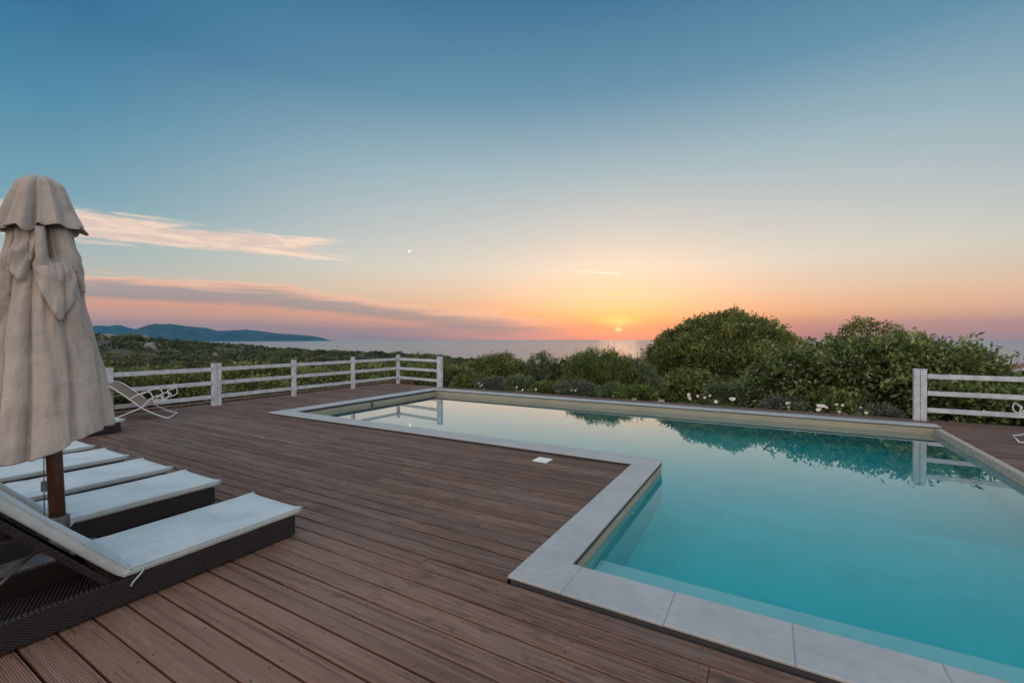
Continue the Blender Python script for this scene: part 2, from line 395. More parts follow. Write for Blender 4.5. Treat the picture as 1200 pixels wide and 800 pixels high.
# ------------------------------------------------------------------ terrain
XP0, XP1, YP0, YP1 = -11.75, 9.3, -7.0, 11.64          # deck terrace
def bump1(d, c, w): return math.exp(-((d - c) / w) ** 2)
AZT = [(-180, 0), (20, 0), (30, .6), (40, 5.2), (48, 7.6), (53, 8.8), (58, 9.9), (62, 11.2), (66, 12.6), (73, 15.2), (85, 16), (120, 14), (180, 12)]
PRF = [(0, -.32), (14, -.32), (20, -.7), (30, -1.7), (45, -3.2), (80, -5.2), (120, -7.6), (250, -15), (400, -26), (700, -40), (9000, -44)]
PRB = [(0, -.32), (20, -.32), (60, .2), (200, 3), (600, 12), (2000, 30), (9000, 60)]
def interp(t, x):
    for (a, b), (c, d) in zip(t, t[1:]):
        if x <= c: return b + (d - b) * (x - a) / (c - a) if x > a else b
    return t[-1][1]
def height(x, y, terr=True):
    if terr and XP0 - .001 <= x <= XP1 + .001 and YP0 - .001 <= y <= YP1 + .001: return -2.7
    d = math.hypot(x, y); th = math.degrees(math.atan2(-x, y))
    h = interp(PRF, d); hb = interp(PRB, d)
    k = min(1, max(0, (abs(th) - 95) / 40)); k = k * k * (3 - 2 * k); h = h * (1 - k) + hb * k
    h += interp(AZT, th) * (1 - k) * bump1(d, 235, 95)
    q = min(1, max(0, (d - 16) / 60))
    h += q * (noise.fractal(Vector((x * .02, y * .02, 3)), 1., 2., 3) * 1.5) + .05 * noise.noise(Vector((x * .8, y * .8, 1))) * min(1, d / 14)
    if terr:
        far = min(1, d / 300); h += -0.0 * far
    return h
def axis(a, b, lo, hi):
    s = {a, b, a - .02, b + .02}
    v = a
    while v < b: s.add(round(v, 3)); v += 1.2
    st = 1.; v = b + .02
    while v < hi: v += st; st *= 1.085; s.add(round(min(v, hi), 3))
    st = 1.; v = a - .02
    while v > lo: v -= st; st *= 1.085; s.add(round(max(v, lo), 3))
    return sorted(s)
def build_ground():
    m, T, B = mat('ground_soil'); p = geo(T)
    n = T.noise(p, .9, 5, .6); n2 = T.noise(p, 7, 5, .7)
    c = T.mix(T.sstep(n, .4, .62), (.075, .055, .035, 1), (.035, .045, .018, 1))
    c = T.mix(T.m('MULTIPLY', T.sstep(n2, .5, .7), .5), c, (.14, .10, .065, 1))
    T.put(B.inputs['Base Color'], c); B.inputs['Roughness'].default_value = .95; T.put(B.inputs['Normal'], T.bump(n2, .7, .08))
    xs = axis(XP0, XP1, -6900, 6900); ys = axis(YP0, YP1, -6900, 6900)
    co = np.array([(x, y, height(x, y)) for y in ys for x in xs]); nx = len(xs); ny = len(ys)
    q = np.array([(j * nx + i, j * nx + i + 1, (j + 1) * nx + i + 1, (j + 1) * nx + i) for j in range(ny - 1) for i in range(nx - 1)])
    o = np_mesh('ground', co, q, m, smooth=False); tag(o, 'dark brown soil and scrubland falling away from the terrace to the sea', 'ground', kind='structure')
build_ground()

# ------------------------------------------------------------------ sea
def build_sea():
    m, T, B = mat('sea_water'); p = geo(T)
    B.inputs['Base Color'].default_value = (.14, .17, .19, 1); B.inputs['Roughness'].default_value = .2; B.inputs['IOR'].default_value = 1.33
    n = T.noise(T.mapping(p, (.05, .09, .05)), 1., 5, .6); n2 = T.noise(p, .6, 4, .6)
    T.put(B.inputs['Normal'], T.bump(T.m('ADD', T.m('MULTIPLY', n, 6.), n2), .4, 1.4))
    mb = MB(); rs = [150, 300, 600, 1200, 2500, 4500, 6600]; n_ = 160
    vs = [(r * math.cos(2 * math.pi * k / n_), r * math.sin(2 * math.pi * k / n_), -23.6) for r in rs for k in range(n_)]
    fs = [(i * n_ + k, (i + 1) * n_ + k, (i + 1) * n_ + (k + 1) % n_, i * n_ + (k + 1) % n_) for i in range(len(rs) - 1) for k in range(n_)]
    mb.add(vs, fs); mb.build('sea', m); tag(bpy.data.objects['sea'], 'calm pale grey sea reaching the horizon', 'sea', kind='structure')
build_sea()

# ------------------------------------------------------------------ headland across the bay
def px_az(px): return math.degrees(math.atan((px - 600) / 524)) - 30       # authoring aid: bearings read off the photograph
def build_range(name, prof, dist, depth, seed, label):
    m, T, B = mat(name + '_rock'); p = geo(T); n = T.noise(p, .006, 6, .65)
    T.put(B.inputs['Base Color'], T.mix(T.sstep(n, .4, .62), (.012, .022, .022, 1), (.035, .045, .045, 1))); B.inputs['Roughness'].default_value = .95
    az = np.linspace(prof[0][0], prof[-1][0], 420); co = []; nr = 14
    for a in az:
        hgt = interp(prof, a)
        hgt *= 1 + .05 * noise.fractal(Vector((a * 1.7, seed, 0)), 1., 2., 4)
        for j in range(nr):
            t = j / (nr - 1); tt = 1 - abs(2 * t - 1); r = dist + depth * (t - .5) * (1 + .1 * noise.noise(Vector((a * .6, seed, 5))))
            prof_h = (tt ** .8) * (1 + .35 * noise.fractal(Vector((a * 1.1, t * 5, seed)), 1., 2., 4) * (1 - tt) * 1.6)
            z = -24.5 + (hgt + 24.5) * prof_h
            co.append((r * math.sin(R(a)), r * math.cos(R(a)), z))
    q = [(i * nr + j, i * nr + j + 1, (i + 1) * nr + j + 1, (i + 1) * nr + j) for i in range(len(az) - 1) for j in range(nr - 1)]
    o = np_mesh(name, np.array(co), np.array(q), m, smooth=True); tag(o, label, 'mountain', kind='structure')
def prof_from(pts, dist):
    out = []
    for px, py in pts:
        z = EYE + (396.2 - py) / math.hypot(524, px - 600) * dist; out.append((px_az(px), z))
    return out
build_range('headland', prof_from([(60, 397), (120, 394), (148, 389), (162, 384), (174, 379.2), (180, 378.6), (197, 378), (219, 381), (246, 384.3), (257, 387), (290, 388.5), (320, 390), (350, 391.5), (372, 394), (388, 399)], 4600), 4600, 600, 3.3,
            'dark blue flat-topped headland running down to the sea')
build_range('mountains', prof_from([(-300, 378), (-100, 372), (0, 376), (60, 380), (105, 381), (141, 379.5), (156, 384.5), (240, 388), (288, 385.3), (320, 389), (345, 393), (380, 398.4)], 6000), 6000, 600, 9.1,
            'paler blue mountain range behind the flat-topped headland')

# ------------------------------------------------------------------ deck
PX0, PX1, PY0, PY1 = -8.82, 2.55, 2.865, 10.60      # pool inner limits
SX, SY = -1.205, 5.93                              # pool inner corner of the step of the L
WZ = -.108                                          # water level
def build_deck():
    rnd = random.Random(5); mb = MB(); pitch = .151; gap = .0145; y = 2.520 - pitch * 63
    def row(x0, x1, ya, yb):
        x = x0; L = 3.0
        off = rnd.choice([1.6, 3.1, 4.2, 5.4])
        cuts = [x0]; c = x0 + off
        while c < x1 - .5: cuts.append(c); c += rnd.choice([4.2, 4.8, 5.4])
        cuts.append(x1)
        for a, b in zip(cuts, cuts[1:]):
            dz = rnd.uniform(-.0015, .0015)
            mb.box(a + .0015, b - .0015, ya, yb, -.028 + dz, -.001 + dz, rnd.uniform(.02, 1))
    cuts_y = (2.515, 5.575, 10.93, 11.60)
    while y < 11.60:
        ya, yb = y, min(y + pitch, 11.60)
        edges = [ya] + [c for c in cuts_y if ya + .004 < c < yb - .004] + [yb]
        for e0, e1 in zip(edges, edges[1:]):
            if e1 - e0 < .012 or y < -5.5: continue
            ym = (e0 + e1) / 2
            if ym < 2.515: spans = [(XP0, XP1)]
            elif ym < 5.575: spans = [(XP0, -1.498), (2.632, XP1)]
            elif ym < 10.93: spans = [(XP0, -9.18), (2.632, XP1)]
            else: spans = [(XP0, XP1)]
            for a, b in spans: row(a, b, e0 + gap / 2, e1 - gap / 2)
        y += pitch
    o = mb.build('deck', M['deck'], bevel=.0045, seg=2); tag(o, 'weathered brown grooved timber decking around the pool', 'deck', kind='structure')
    mb = MB(); mb.box(XP0 - .03, XP0, -5.6, 11.63, -.33, .0, .3); mb.box(XP0, XP1, 11.605, 11.63, -.33, -.002, .5)
    o = mb.build('deck_edging', M['deck']); tag(o, 'brown timber edging board along the sea side of the deck', 'deck edging', kind='structure')
build_deck()

# ------------------------------------------------------------------ pool
def build_pool():
    pool = empty('swimming_pool', (0, 0, 0), 0, 'L-shaped turquoise swimming pool with pale stone coping set in the deck', 'pool')
    pts = [(PX0, SY), (SX, SY), (SX, PY0), (PX1, PY0), (PX1, PY1), (PX0, PY1)]
    mb = MB(); band = MB(); ztop = .0
    # walls face inwards, floor dips past the step
    def floor_z(x, y): return -1.22 if y < 6.25 else (-1.22 - (y - 6.25) / .5 * .5 if y < 6.75 else -1.72)
    for a, b in zip(pts, pts[1:] + pts[:1]):
        mb.add([(*a, -1.9), (*b, -1.9), (*b, -.112), (*a, -.112)], [(0, 1, 2, 3)]); band.add([(*a, -.112), (*b, -.112), (*b, ztop), (*a, ztop)], [(0, 1, 2, 3)])
    mb.build('basin_wall', M['floor'], pool); band.build('waterline_band', M['basin'], pool); mb = MB()
    ys = [PY0, SY, 6.25, 6.75, PY1]
    for y0, y1 in zip(ys, ys[1:]):
        for x0, x1 in ((PX0, SX), (SX, PX1)):
            if y1 <= SY and x1 <= SX: continue
            mb.add([(x0, y0, floor_z(0, y0)), (x1, y0, floor_z(0, y0)), (x1, y1, floor_z(0, y1)), (x0, y1, floor_z(0, y1))], [(0, 1, 2, 3)])
    mb.build('floor', M['floor'], pool)
    mb = MB(); mb.box(SX + .001, PX1 - .001, PY0 + .001, 3.53, -1.2, -.34); mb.build('ledge', M['floor'], pool, bevel=.02)
    # coping stones
    rnd = random.Random(2); zt = .040; zb = .020
    def stone(p):
        b = MB(); dz = rnd.uniform(-.001, .001); b.prism(p, zb + dz, zt + dz, rnd.uniform(.01, 1)); b.build('coping_stone', M['coping'], pool, bevel=.007, seg=3)
    g = .0018; L = .02                                         # joint half-width, lip over the water
    # near strip
    yo, yi = 2.522, PY0 + L; xo, xi = -1.492, SX + L
    stone([(xo, yo), (-1.11 - g, yo), (-1.11 - g, yi), (xi + g, yi)])
    x = -1.11
    while x < 3.0:
        x1 = min(x + .61, 3.0)
        if x1 - x > .1: stone([(x + g, yo), (x1 - g, yo), (x1 - g, yi), (x + g, yi)])
        x = x1
    # step strip running away from the viewer
    ysf = 5.58
    stone([(xo, yo + 2 * g), (xi, yi + 2 * g), (xi, 2.95 - g), (xo, 2.90 - g)])
    ej = [(2.95, 2.90), (3.56, 3.51), (4.17, 4.12), (4.80, 4.76), (5.38, 5.34)]
    for (a, b), (c, d) in zip(ej, ej[1:]): stone([(xo, b + g), (xi, a + g), (xi, c - g), (xo, d - g)])
    yi2 = SY + L
    stone([(xo, 5.34 + g), (xi, 5.38 + g), (xi, yi2), (xo, ysf + 2 * g)])
    # far strip of the step, along the pool
    stone([(xo - g, ysf), (xi - g, yi2 + g), (-1.70 + g, yi2), (-1.90 + g, ysf)])
    x = (-1.90, -1.70)
    while x[0] > -8.95:
        n = (x[0] - .64, x[1] - .64)
        if n[0] < -8.9: n = (-9.165, -8.798)
        stone([(n[0] + g, ysf), (x[0] - g, ysf), (x[1] - g, yi2), (n[1] + g, yi2)]); x = n
    # left strip, far strip
    y = ysf + .02
    xa, xb = -9.17, -8.80
    stone([(xa, ysf + .01), (xb, yi2 + .004), (xb, 6.6), (xa, 6.6)])
    y = 6.6
    while y < 9.9:
        stone([(xa, y + g), (xb, y + g), (xb, y + .64 - g), (xa, y + .64 - g)]); y += .64
    yf0, yf1 = PY1 - L, 10.92
    stone([(xa, y + g), (xb, y + g), (xb, yf0), (xa, yf1)])
    x = -8.35
    stone([(xa + 2 * g, yf1), (xb + 2 * g, yf0), (x - g, yf0), (x - g, yf1)])
    while x < PX1:
        x1 = x + .64
        if x1 > PX1 - .2: x1 = PX1 + .07
        stone([(x + g, yf0), (x1 - g, yf0), (x1 - g, yf1), (x + g, yf1)]); x = x1
    # grout under the joints, dark boxes painting in the shade under the slabs
    b = MB(); slab_shade = MB()
    for (x0, x1, y0, y1) in ((xo + .006, 3.0, yo + .006, yi - .012), (xo + .006, xi - .012, yi - .01, ysf + .004), (xa + .006, xi - .012, ysf + .006, yi2 - .012), (xa + .006, xb - .012, yi2 - .01, yf0 + .01), (xa + .006, PX1 + .05, yf0 + .012, yf1 - .006)):
        b.box(x0, x1, y0, y1, .0205, .0352)
        slab_shade.box(x0 + .008, x1 - .004, y0 + .010, y1 - .004, -.03, .0198)
    b.build('grout', M['grout'], pool); slab_shade.build('slab_shade_strip', M['slab_shade'], pool)
    # right-hand kerb: travertine flush with the deck
    mb = MB(); mb.box(PX1 - .012, PX1 + .075, 2.87, 10.575, -.20, .003); mb.build('travertine_kerb', M['travertine'], pool, bevel=.01)
    # return inlets in the walls
    for (px, py, pz, ax) in ((PX0, 8.1, -.075, 0), (SX, 4.5, -.26, 0), (PX0, 9.7, -.5, 0)):
        mb = MB(); mb.tube([(px + .002, py, pz), (px + .02, py, pz)], .03, 16); mb.tube([(px + .0201, py, pz), (px + .024, py, pz)], .018, 12)
        mb.build('inlet', M['lid'] if pz < -.1 else M['dark'], pool, smooth=False)
    # water
    m = bpy.data.materials.new('pool_water'); m.use_nodes = True; T = NT(m.node_tree); T.n.clear()
    out = T.new('ShaderNodeOutputMaterial')
    p = geo(T); n = T.noise(p, 1.6, 2, .5); n2 = T.noise(p, 9, 2, .5)
    nm = T.bump(T.m('ADD', n, T.m('MULTIPLY', n2, .06)), .02, .02)
    rf = T.new('ShaderNodeBsdfRefraction'); rf.inputs['IOR'].default_value = 1.33; rf.inputs['Roughness'].default_value = 0.; T.put(rf.inputs['Normal'], nm)
    gl = T.new('ShaderNodeBsdfGlossy'); gl.inputs['Roughness'].default_value = 0.; T.put(gl.inputs['Normal'], nm)
    fr = T.new('ShaderNodeFresnel'); fr.inputs['IOR'].default_value = 1.33; T.put(fr.inputs['Normal'], nm)
    g_ = T.new('ShaderNodeMixShader'); T.put(g_.inputs[0], T.m('MULTIPLY', fr.outputs[0], T.m('ADD', T.m('MULTIPLY', fr.outputs[0], 1.7), 1.5), clamp=True)); T.l.new(rf.outputs[0], g_.inputs[1]); T.l.new(gl.outputs[0], g_.inputs[2])
    ab = T.new('ShaderNodeVolumeAbsorption'); ab.inputs['Color'].default_value = (.0, .935, .955, 1); ab.inputs['Density'].default_value = 1.05
    T.l.new(g_.outputs[0], out.inputs[0]); T.l.new(ab.outputs[0], out.inputs[1])
    e = .008
    wp = [(PX0 - e, SY - e), (SX - e, SY - e), (SX - e, PY0 - e), (PX1 + e, PY0 - e), (PX1 + e, PY1 + e), (PX0 - e, PY1 + e)]
    mb = MB(); mb.prism(wp, -1.80, WZ)
    o = mb.build('water', m); tag(o, 'still clear turquoise water in the pool', 'water', kind='structure')
    # skimmer lid on the deck
    mb = MB(); s = .105; mb.box(-s, s, -s, s, .0, .008)
    lid = mb.build('skimmer_lid', M['lid'], bevel=.004); lid.location = (-2.58, 5.27, .0005); tag(lid, 'small square white skimmer lid lying flush on the deck beside the pool corner', 'skimmer lid')
    mb = MB(); mb.tube([(0, 0, .008), (0, 0, .0095)], .045, 20); mb.tube([(0, 0, .0096), (0, 0, .011)], .012, 10); mb.build('screw_cap', M['lid'], lid)
build_pool()

# ------------------------------------------------------------------ fences
def fence(name, label, posts, runs, group='white timber fences around the terrace'):
    f = empty(name, (*posts[0][:2], 0), 0, label, 'fence', group); ox, oy = posts[0][:2]
    for (x, y, ax, dbl) in posts:
        # ax = rail direction angle
        dirx, diry = math.cos(ax), math.sin(ax)
        mb = MB(); w = .094; h = .985
        for k in ((-.5, .5) if dbl else (0,)):
            cx, cy_ = x - ox + dirx * k * (w + .006), y - oy + diry * k * (w + .006)
            mb.beam((cx, cy_, -.30), (cx, cy_, h), w, w, up=(dirx, diry, 0))
        p = mb.build('post', M['white'], f, bevel=.006)
        mb = MB(); L = (w * 2 + .014) if dbl else w + .008
        mb.beam((x - ox - dirx * L / 2, y - oy - diry * L / 2, h + .009), (x - ox + dirx * L / 2, y - oy + diry * L / 2, h + .009), w + .008, .018); mb.build('cap', M['white'], p, bevel=.004)
    for (a, b) in runs:
        for z in (.86, .535, .21):
            mb = MB(); mb.beam((a[0] - ox, a[1] - oy, z), (b[0] - ox, b[1] - oy, z), .04, .088); mb.build('rail', M['white'], f, bevel=.005)
    return f
FX = -11.45
ys = [-2.4, -.35, 1.68, 3.72, 5.71, 7.72, 9.75]
EX, EY = -9.33, 11.45
ca = math.atan2(EY - 11.74, EX + 11.45)
posts = [(FX, y, R(90), i == 4) for i, y in enumerate(ys)] + [(FX, 11.74, R(90), False), (EX, EY, ca, True)]
runs = [((FX, a + .053 + (.055 if a == 5.71 else 0)), (FX, b - .053 - (.055 if b == 5.71 else 0))) for a, b in zip(ys, ys[1:] + [11.74])]
runs.append(((FX + .055, 11.725), (EX - .107 * math.cos(ca), EY - .107 * math.sin(ca))))
fence('fence', 'long white three-rail fence along the left deck side, turning to the pool corner', posts, runs)
px_ = [2.53, 4.6, 6.7, 8.8]
posts = [(x, 11.52, 0, i == 0) for i, x in enumerate(px_)]
runs = [((a + .053 + (.055 if i == 0 else 0), 11.52), (b - .053, 11.52)) for i, (a, b) in enumerate(zip(px_, px_[1:]))]
fence('fence', 'short white three-rail fence at the far edge of the right-hand deck', posts, runs)
mb = MB(); mb.box(-12.25, -12.05, -3, 13.2, -.6, .02); k = mb.build('kerb_wall', M['kerb'], bevel=.02); tag(k, 'low reddish brown retaining kerb outside the left fence', 'kerb')

# ------------------------------------------------------------------ sun loungers
def pad_mesh(w, l, t, seed, nx=22, ny=54, crease=0.):
    """upholstered pad: x 0..w, y 0..l, z 0..t"""
    co = []; q = []
    def edge(u): return max(0., 1 - abs(2 * u - 1) ** 14) ** .5
    def pos(i, j, topside):
        u = i / nx; v = j / ny
        e = min(edge(u), edge(v)); x = u * w; y = v * l
        wr = noise.fractal(Vector((x * 4.5, y * 3., seed)), 1., 2., 3) * .0065 + noise.noise(Vector((x * 14, y * 5, seed + 9))) * .0022
        corner = (abs(2 * u - 1) ** 6) * (abs(2 * v - 1) ** 10)
        # tension wrinkles radiating near the ends
        ends = math.exp(-((1 - v) * l / .12)) + math.exp(-(v * l / .14)) * (1 + crease)
        wr += ends * .006 * math.sin(u * w * 46 + 3 * noise.noise(Vector((u * 5, v * 9, seed))))
        hang = .010 * noise.noise(Vector((u * 3, v * 6, seed + 4)))
        x += (u - .5) * .012 * noise.noise(Vector((v * l * 4, seed, 2))); y += (v - .5) * .05 * corner
        if topside: z = t * (.80 + .20 * e) + wr * 1.5 * e + .005 * corner
        else: z = t * (.14 - .14 * e) + .004 * corner
        return (x, y, z)
    n1 = (nx + 1)
    for s in (1, 0):
        for j in range(ny + 1):
            for i in range(nx + 1): co.append(pos(i, j, s))
    N = n1 * (ny + 1)
    for j in range(ny):
        for i in range(nx):
            a = j * n1 + i; q.append((a, a + 1, a + 1 + n1, a + n1)); q.append((N + a, N + a + n1, N + a + 1 + n1, N + a + 1))
    def bridge(a, b): q.append((a, b, N + b, N + a))
    for i in range(nx): bridge(i + 1, i); bridge(ny * n1 + i, ny * n1 + i + 1)
    for j in range(ny): bridge(j * n1, (j + 1) * n1); bridge((j + 1) * n1 + nx, j * n1 + nx)
    return np.array(co), np.array(q)

def piping(co, parent, nx=22, ny=54):
    n1 = nx + 1; idx = [i for i in range(nx + 1)] + [j * n1 + nx for j in range(1, ny + 1)] + [ny * n1 + i for i in range(nx - 1, -1, -1)] + [j * n1 for j in range(ny - 1, -1, -1)]
    mb = MB(); mb.tube([co[i] for i in idx], .0042, 6, cap=False); mb.build('piping', M['cushion'], parent, smooth=True)
def make_lounger(loc, label, back=50, seed=1, W=.70, rz=0.):
    """origin: foot end, right-hand bottom corner; body runs to -Y and -X"""
    t = empty('sun_lounger', loc, rz, label, 'sun lounger', 'wicker sun loungers in a row on the deck')
    LN = 2.05; H = .165; hy = -1.06; a0 = 0
    # wicker box frame: open behind the hinge
    mb = MB(); th = .045
    for x0, x1 in ((-th, 0), (-W, -W + th)): mb.box(x0, x1, -LN, 0, .012, H)
    mb.box(-W + th + .001, -th - .001, -th, -.0005, .012, H - .001); mb.box(-W + th + .001, -th - .001, -LN, -LN + th, .012, H - .001)
    mb.box(-W + th + .001, -th - .001, hy, -th - .001, H - .03, H - .002)
    mb.box(-W + th + .001, -th - .001, hy - .04, hy - .001, .012, H - .002)
    mb.build('frame', M['wicker'], t, bevel=.008)
    mb = MB(); mb.box(-W + th + .001, -th - .001, -LN + th + .001, hy - .041, .014, .03); mb.build('inner_base', M['wicker'], t)
    for sx in (-.03, -W + .03):
        for sy in (-.05, -LN + .05):
            mb = MB(); mb.box(sx - .02, sx + .02, sy - .02, sy + .02, 0, .0115); mb.build('foot', M['dark'], t)
    # seat pad
    co, q = pad_mesh(W - .005, 1.12, .062, seed, crease=1.5); co[:, 0] -= W - .003; co[:, 1] += -1.09; co[:, 2] += H - .002
    sc_ = np_mesh('seat_cushion', co, q, M['cushion'], t, smooth=True); piping(co, sc_)
    # back panel and pad
    a = R(back); bl = .98
    def up(y, z): return (hy + .02 - y * math.cos(a) - z * math.sin(a) * 1, H + .004 + y * math.sin(a) - z * math.cos(a) * -1)
    mb = MB(); vs = []
    for x in (-W + .012, -.012):
        for (u, v) in ((0, -.002), (bl, -.002), (bl, -.038), (0, -.038)):
            yy = hy - .10 - u * math.cos(a) + v * math.sin(a); zz = H + .012 + u * math.sin(a) + v * math.cos(a); vs.append((x, yy, zz))
    mb.add(vs, [(0, 1, 2, 3), (7, 6, 5, 4), (0, 4, 5, 1), (1, 5, 6, 2), (2, 6, 7, 3), (3, 7, 4, 0)])
    bf = mb.build('backrest', M['wicker'], t, bevel=.008)
    co, q = pad_mesh(W - .005, bl + .02, .070, seed + 3.3, crease=2.5); c2 = co.copy()
    v = co[:, 2] ; u = co[:, 1]
    c2[:, 0] = co[:, 0] - (W - .003); c2[:, 1] = hy - .075 - u * math.cos(a) + v * math.sin(a); c2[:, 2] = H + .016 + u * math.sin(a) + v * math.cos(a)
    sc_ = np_mesh('back_cushion', c2, q[:, ::-1], M['cushion'], t, smooth=True); piping(c2, sc_)
    # cloth ties at the joint
    mb = MB(); mb.tube(spline([(-.01, hy + .05, H + .03), (.015, hy + .03, H + .01), (.012, hy - .01, H - .03), (.004, hy - .02, H - .055)]), .005, 6); mb.build('tie', M['cushion'], t, smooth=True)
    if back > 20:
        for x in (-.10, -W + .10):
            u0 = .40; p1 = (x, hy - .10 - u0 * math.cos(a) - .035 * math.sin(a), H + .012 + u0 * math.sin(a) - .035 * math.cos(a))
            mb = MB(); mb.tube([p1, (x, hy - .84, .06)], .0085, 8); mb.tube([(p1[0] + .018, p1[1] , p1[2]), (x + .018, hy - .80, .26)], .0065, 8); mb.build('strut', M['steel'], t, smooth=True)
    return t
make_lounger((-3.33, 2.255, 0), 'nearest wicker sun lounger with raised backrest and pale blue-white cushion', 49.5, 1.0, .69)
make_lounger((-4.64, 2.30, 0), 'second wicker sun lounger from the camera, beyond the parasol pole, with raised backrest', 50, 5.0, .69)
make_lounger((-5.56, 2.28, 0), 'third wicker sun lounger from the camera, lying flat between two others', 2, 8.0, .72)
make_lounger((-6.57, 2.26, 0), 'fourth wicker sun lounger from the camera, lying flat partly behind the parasol cloth', 2, 12.0, .70)
make_lounger((-7.56, 2.25, 0), 'fifth wicker sun lounger, only its foot end showing below the parasol hem', 2, 15.0, .70)
make_lounger((-9.58, 3.26, 0), 'farthest wicker sun lounger, its foot end peeping past the parasol beside the white sling chair', 2, 19.0, .70)

# ------------------------------------------------------------------ parasol
def build_parasol():
    base = Vector((-4.30, 1.12, 0))
    t = empty('parasol', base, 0, 'closed grey-beige canvas parasol on a wooden pole between two sun loungers', 'parasol')
    lean = Vector((-.866 * .10, -.5 * .10, 0))                     # the pole leans a little to the left
    def ax(z): return lean * (max(0, z) / 2.1)
    mb = MB(); mb.tube([(0, 0, .02), ax(1.0) + Vector((0, 0, 1.0)), ax(2.5) + Vector((0, 0, 2.5))], .043, 20); mb.build('pole', M['pole'], t, smooth=True)
    mb = MB(); mb.box(-.27, .27, -.27, .27, 0.002, .05); mb.build('base_plate', M['metal'], t, bevel=.01)
    mb = MB(); mb.tube([(0, 0, .05), (0, 0, .36)], .052, 20); mb.tube([(.05, -.03, .30), (.10, -.06, .30)], .009, 8); mb.build('sleeve', M['metal'], t, smooth=False, bevel=.003)
    TH0 = math.atan2(-1.12, 4.30)                                   # bearing towards the viewer
    wrap = lambda v: (v + math.pi) % (2 * math.pi) - math.pi
    # canopy: panels hanging from the ribs, parted by deep irregular grooves
    rbt = [(0, .115), (.06, .150), (.14, .168), (.26, .178), (.42, .198), (.6, .235), (.8, .272), (1., .302)]
    GR = [(-2.75, .5), (-1.95, .7), (-1.12, .9), (-.42, 1.25), (.43, .55), (1.22, .9), (1.9, .8), (2.6, .7)]
    # laps: centre bearing, half width, top z, lowest z, skew, thickness
    LAPS = [(.30, .62, 2.12, 1.72, -.5, .034), (-.50, .42, 2.24, 1.98, .8, .036), (1.25, .5, 2.22, 1.90, -.2, .022), (-1.4, .6, 2.15, 1.7, .3, .05), (2.4, .6, 2.2, 1.8, .3, .04)]
    NT_, NZ = 420, 210
    co = np.zeros(((NZ + 1) * NT_, 3)); q = []
    for j in range(NZ + 1):
        s = j / NZ
        for i in range(NT_):
            th = 2 * math.pi * i / NT_; rel = wrap(th - TH0)
            hem = .865 + .10 * math.sin(rel) + .014 * math.sin(3 * th) + .012 * noise.noise(Vector((math.cos(th) * 4, math.sin(th) * 4, 1)))
            z = 2.43 + (hem - 2.43) * s
            rb = interp(rbt, s)
            # grooves wander a little with height
            wob = .10 * noise.noise(Vector((s * 3.1, 4.2, 0))) + (.10 * (1 - s))
            prev = max([g for g in GR if g[0] + wob <= rel], default=(GR[-1][0] - 2 * math.pi, GR[-1][1]), key=lambda g: g[0])
            nxt = min([g for g in GR if g[0] + wob > rel], default=(GR[0][0] + 2 * math.pi, GR[0][1]), key=lambda g: g[0])
            w0 = rel - prev[0] - wob; w1 = nxt[0] + wob - rel; L = w0 + w1; f = w0 / L
            dep = .5 + .5 * s if z < 2.2 else .5
            r = rb * (1 + .07 * math.sin(math.pi * f) + .07 * (f - .5) * (1 - s * .3))
            r -= rb * .20 * dep * (prev[1] * math.exp(-w0 / .055) + nxt[1] * math.exp(-w1 / .11))
            # smaller secondary creases
            r += rb * .022 * math.sin(15 * th + 5 * noise.noise(Vector((math.cos(th), math.sin(th), s * 3)))) * (1.3 - s)
            r *= 1 + .06 * noise.fractal(Vector((math.cos(th) * 1.5, math.sin(th) * 1.5, z * 1.5 + 4)), 1., 2., 3)
            r += .006 * noise.fractal(Vector((math.cos(th) * 7, math.sin(th) * 7, z * 5)), 1., 2., 2)
            # cloth lapped over itself where it was bunched up near the top
            for (c, hw, zt, zb, sk, o) in LAPS:
                u = wrap(rel - c) / hw
                if abs(u) < 1:
                    side = (1 - u * u) ** .7
                    low = zb + (zt - zb) * (abs(u) ** 1.3) * .8 + .10 * sk * u
                    top = zt + .04 * sk * u
                    if low < z < top + .06:
                        v = (top - z) / max(.03, top - low)
                        k = min(1, max(0, (v + .15) / .45)); k = k * k * (3 - 2 * k)
                        k *= 1 + .25 * math.sin(v * 9 + u * 3)
                        r += o * side * k
                    elif z <= low: r -= .012 * side * math.exp(-(low - z) / .05)
            # the opening under the cap where the wood shows
            if z > 2.10: r -= .11 * math.exp(-((rel - .33) / .17) ** 2) * min(1, (z - 2.10) / .06)
            th2 = th - .10 * math.exp(-w1 / .10) * s
            co[j * NT_ + i] = ax(z) + Vector((r * math.cos(th2), r * math.sin(th2), z))
    for j in range(NZ):
        for i in range(NT_):
            a = j * NT_ + i; b = j * NT_ + (i + 1) % NT_; q.append((a, b, b + NT_, a + NT_))
    cp = np_mesh('canopy', co, np.array(q), M['canvas'], t, smooth=True)
    sm = cp.modifiers.new('solid', 'SOLIDIFY'); sm.thickness = .004
    ring = [co[NZ * NT_ + i] for i in range(0, NT_, 2)]
    mb = MB(); mb.tube(ring + [ring[0]], .0045, 6, cap=False); mb.build('hem', M['canvas'], cp, smooth=True)
    # hanging strap
    mb = MB(); n = 8
    vs = []; A = TH0 - .04
    for i in range(n + 1):
        z = 2.345 - .35 * i / n; r = .188 + .035 * math.sin(i / n * 3.1)
        for da in (-.11, .11): p = ax(z) + Vector((r * math.cos(A + da), r * math.sin(A + da), z)); vs.append(p)
    mb.add(vs, [(2 * i, 2 * i + 1, 2 * i + 3, 2 * i + 2) for i in range(n)]); mb.build('strap', M['canvas'], t, smooth=True, solid=.004)
    # wind-vent cap
    prof = [(0, 0), (.05, -.004), (.117, -.052), (.147, -.108), (.172, -.18), (.205, -.28), (.245, -.378)]
